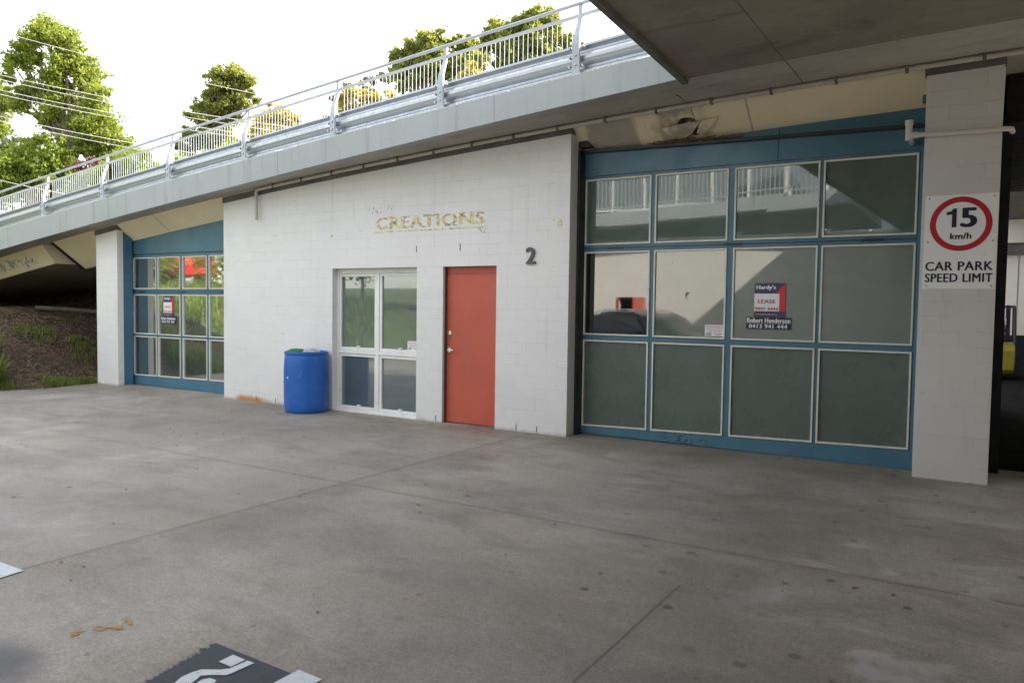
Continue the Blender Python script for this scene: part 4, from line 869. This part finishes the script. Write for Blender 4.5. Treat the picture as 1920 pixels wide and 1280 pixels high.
tree('tree', 'tallest olive green tree behind the railing at the right', 'tree',
     [(1005, 25, 18), (985, 40, 16), (1030, 32, 16), (930, 52, 20), (960, 60, 22), (915, 68, 14), (1000, 62, 22), (1040, 58, 18), (945, 88, 26), (985, 95, 26), (1025, 92, 24), (1065, 75, 14), (1075, 98, 18), (1098, 92, 14), (1100, 118, 12), (905, 95, 18), (890, 115, 16), (1050, 118, 22), (1005, 125, 22), (955, 122, 22), (1095, 118, 10), (880, 75, 10), (1120, 100, 5)],
     27, 12000, .085, M['leaf_b'], 11, (990, 190), (), .25)
tree('shrub', 'pale yellow green shrub in front of the tallest right tree', 'shrub', [(875, 140, 14), (885, 120, 10), (900, 150, 16), (860, 160, 14), (930, 140, 12), (960, 145, 12)], 19, 1500, .05, M['leaf_y'], 12, (890, 200), (), .05, Y)
tree('pale_shrub', 'thin pale shrub between the yellow shrub and the broad olive tree', 'shrub', [(650, 165, 14), (690, 158, 14), (720, 150, 12), (630, 185, 14), (700, 180, 16)], 24, 900, .07, M['leaf_c'], 13, (680, 240), (), .05)
hb = []
rng = random.Random(31)
for x in range(-40, 1180, 22):
    yl_ = np.interp(x, [0, 200, 440, 815, 1075, 1200], [415, 355, 285, 190, 125, 100]); hb.append((x + rng.uniform(-8, 8), yl_ + rng.uniform(-8, 12), rng.uniform(16, 24)))
for k in range(4):
    sel = hb[k * 14:(k + 1) * 14]
    if sel: tree('hedge_bush', ['low hedge bush behind the far left of the ramp railing', 'low hedge bush behind the ramp railing near the middle tree', 'low hedge bush behind the ramp railing below the broad olive tree', 'low hedge bush behind the ramp railing below the tallest right tree'][k], 'bush', sel, (33, 27, 23.5, 20.5)[k], 4600, .07, M['leaf_g'] if k != 2 else M['leaf_b'], 40 + k, (sel[len(sel) // 2][0], sel[len(sel) // 2][1] + 30), (), .05, 'hedge bushes behind the ramp railing')
# overhead cables crossing in front of the left trees
for i, (xa, ya, xb, yb) in enumerate([(-80, 36, 640, 206), (-80, 122, 640, 250), (-80, 130, 640, 262), (-80, 150, 560, 262), (-80, 158, 560, 270), (-80, 200, 600, 318), (-80, 208, 600, 330), (-80, 318, 400, 400)]):
    D = 22; p, q = at(xa, ya, D), at(xb, yb, D); pts = [p.lerp(q, k / 14) - Vector((0, 0, .35 * 4 * (k / 14) * (1 - k / 14) * .5)) for k in range(15)]
    tag(MB().tube(pts, .006, 5).build('overhead_cable', M['wire'], smooth=True), 'thin pale overhead cable, %s of eight over the left trees' % ['topmost', 'second from the top', 'third from the top', 'fourth from the top', 'fifth from the top', 'third from the bottom', 'second from the bottom', 'lowest'][i], 'cable', 'overhead cables')

# ------------------------------------------------------------------ what the glass reflects: opposite side of the yard
op = thing('opposite_building', 'white block building across the yard seen reflected in the glass', 'building', (-2, -12.2, 0))
m = MB(); m.box(-6.0, -4.85, -12.2, -12, 0, 3.6); m.box(-4.85, -4.0, -12.2, -12, 1.86, 3.6); m.box(-4.0, 3.2, -12.2, -12, 0, 3.6); m.build('wall', M['block_far'], op)
m = MB(); m.box(-4.85, -4.0, -13.4, -13.3, 0, 1.9); m.box(-6, -4.9, -13.4, -12.22, 0, 1.9); m.build('dark_room', M['black'], op)
m = MB(); m.box(-4.05, -4.0, -11.97, -11.15, .02, 1.85); m.box(-4.88, -4.82, -12.0, -11.96, 0, 1.86); m.build('door', M['door'], op)
m = MB(); m.box(-9.0, -6.0, -12.6, -12.5, 0, 3.6); m.build('shopfront', M['glass'], op)
text('1', -2.86, -2.76, 1.84, 2.04, -11.985, 'numeral', M['num'], op, .03, face=1)
orp = thing('opposite_ramp', 'pale ramp edge and railing across the yard seen reflected in the glass', 'ramp', (-2, -11.5, 3.6))
oy = lambda x: -11.2 + .012 * (x + 3) ** 2
ox = [-16 + .5 * i for i in range(36)]
oz = lambda x: 3.95 + .03 * (x + 5)
MB().loft([[(x, oy(x), oz(x)), (x, oy(x), oz(x) + .36), (x, -17, oz(x) + .36), (x, -17, oz(x))] for x in ox]).build('deck', M['fascia'], orp)
m = MB(); m.tube([(x, oy(x) - .1, oz(x) + 1.3) for x in ox], .03, 6); m.tube([(x, oy(x) - .1, oz(x) + .50) for x in ox], .02, 6)
for i in range(150):
    x = -15.9 + .118 * i
    m.box(x - .008, x + .008, oy(x) - .11, oy(x) - .09, oz(x) + .36, oz(x) + 1.3)
m.build('railing', M['galv_post'], orp)
m = MB(); m.box(-16, 4, -20, -19.6, 3, 13); ob_ = tag(m.build('glazed_block', M['glass_win']), 'glazed upper building across the yard seen reflected in the glass', 'building')
m = MB()
for i in range(14): m.box(-14 + 1.35 * i, -13.92 + 1.35 * i, -19.58, -19.5, 4, 11)
for i in range(6): m.box(-16, 4, -19.57, -19.51, 4.2 + 1.3 * i, 4.28 + 1.3 * i)
m.build('window_frame', M['white_frame'], ob_)

# dark parked car, seen only as a reflection
car = thing('parked_car', 'dark parked car reflected in the large glazed door', 'car', (-3.1, -9.7, 0)); M['carp'] = paint('dark_car_paint', (.012, .014, .016), .2, .1, 2, None, 0, 0); M['tyre'] = paint('tyre_rubber', (.012, .012, .012), .8, .2, 8)
ang = R(25); ca, sa_ = math.cos(ang), math.sin(ang)
def cl(x, y, z): return (-3.1 + x * ca - y * sa_, -9.7 + x * sa_ + y * ca, z * .93)
st = [(-2.2, .45, .70, .72, .80, .70), (-2.15, .30, .98, 1.0, .86, .8), (-1.9, .26, 1.02, 1.30, .9, .66), (-1.5, .26, 1.02, 1.50, .91, .66), (-.6, .26, 1.02, 1.58, .92, .68), (.3, .26, 1.02, 1.56, .92, .68), (.75, .26, 1.02, 1.40, .92, .68), (1.25, .26, 1.0, 1.04, .91, .74), (1.9, .28, .90, .92, .88, .8), (2.2, .40, .72, .74, .78, .7)]
m = MB(); m.loft([[cl(x, -wb, zb), cl(x, -wb * 1.01, (zb + zm) / 2), cl(x, -wb, zm), cl(x, -wt_, zr), cl(x, 0, zr + .03), cl(x, wt_, zr), cl(x, wb, zm), cl(x, wb * 1.01, (zb + zm) / 2), cl(x, wb, zb)] for x, zb, zm, zr, wb, wt_ in st]); o = m.build('body', M['carp'], car, smooth=True)
M['carglass'] = glass_mat('car_glass', (.01, .012, .012), (.014, .016, .016), 1.6)
for sg_ in (-1, 1):
    m = MB(); m.prism([cl(-1.7, sg_ * .875, 1.06), cl(.95, sg_ * .895, 1.06), cl(.5, sg_ * .765, 1.42), cl(-.5, sg_ * .755, 1.49), cl(-1.5, sg_ * .765, 1.42)], Vector(cl(0, sg_ * .02, 0)) - Vector(cl(0, 0, 0))); m.build('side_window', M['carglass'], car)
    m = MB(); m.tube([cl(-1.4, sg_ * .62, 1.56), cl(-1.2, sg_ * .62, 1.61), cl(.1, sg_ * .62, 1.63), cl(.3, sg_ * .62, 1.585)], .018, 6); m.build('roof_rail', M['galv_post'], car)
for x in (-1.35, 1.35):
    for y in (-.82, .82):
        m = MB(); m.tube([cl(x, y - .11, .34), cl(x, y + .11, .34)], .34, 22); wh = m.build('wheel', M['tyre'], car); m = MB(); m.tube([cl(x, y - .115, .34), cl(x, y + .115, .34)], .2, 16); m.build('rim', M['galv_post'], wh)
# red van above the grass bank, seen only as a reflection
vx, vy = -25.5, -11.0; vz = th(vx, vy) + .02
van = thing('red_van', 'red delivery van above the grass bank reflected in the left glazed door', 'van', (vx, vy, vz)); M['vanp'] = paint('van_red', (.55, .02, .02), .3, .05, 2, None, 0, 0)
m = MB(); m.loft([[(vx - 2.4, vy + a, vz + b), (vx + 1.6, vy + a, vz + b), (vx + c_, vy + a, vz + .9), (vx + c_, vy + a * 1., vz + .45), (vx - 2.4, vy + a, vz + .4)] for a, b, c_ in ((-.95, 1.9, 2.3), (-.8, 2.05, 2.45), (.8, 2.05, 2.45), (.95, 1.9, 2.3))]); m.build('body', M['vanp'], van, bevel=.06)
m = MB(); m.box(vx - .3, vx + 1.1, vy + .955, vy + .965, vz + 1.25, vz + 1.75); m.build('side_window', M['carglass'], van)
m = MB(); m.tube([(vx - 1.5, vy + .955, vz + 1.45), (vx - 1.5, vy + .968, vz + 1.45)], .32, 24); m.build('round_badge', M['white'], van)
for x in (-1.5, 1.4):
    for y in (-.85, .85):
        m = MB(); m.tube([(vx + x, vy + y - .1, vz + .34), (vx + x, vy + y + .1, vz + .34)], .34, 18); m.build('wheel', M['tyre'], van)
def bush3d(label, c, r_, n, seed, mat):
    rg = random.Random(seed); b = [((c[0] + rg.uniform(-r_, r_) * .7, c[1] + rg.uniform(-r_, r_) * .7, c[2] + rg.uniform(0, r_)), r_ * rg.uniform(.4, .6)) for _ in range(9)]
    t_ = thing('shrub', label, 'shrub', (c[0], c[1], c[2] - .5), 'shrubs beyond the grass bank'); V, cnt = leaves_mesh(b, n, .10, seed); me = bpy.data.meshes.new('crown'); me.from_pydata((V - np.array(t_.location)).tolist(), [], [(4 * i, 4 * i + 1, 4 * i + 2, 4 * i + 3) for i in range(cnt)]); me.update(); link('crown', me, mat, t_)
    m = MB(); m.tube([(c[0], c[1], th(c[0], c[1]) - .1), (c[0], c[1], c[2])], .06, 6)
    for q, rr in b: m.tube([(c[0], c[1], c[2] - .2), q], .02, 4)
    m.build('trunk', M['bark'], t_)
for i, (x, y, r_) in enumerate([(-22.5, -8.5, 1.3), (-19.5, -10.5, 1.6), (-28, -7, 2.4), (-31, -14, 3.2), (-23, -15, 2.6), (-16.5, -14, 2.2)]):
    bush3d('green shrub beyond the grass bank, %s' % ['in front of the red van', 'just right of the red van', 'tall one left of the red van', 'largest one behind the red van', 'behind and right of the red van', 'rightmost near the opposite building'][i], (x, y, th(x, y) + r_ * .7), r_, 2200, 60 + i, M['leaf_a'])
print('done')
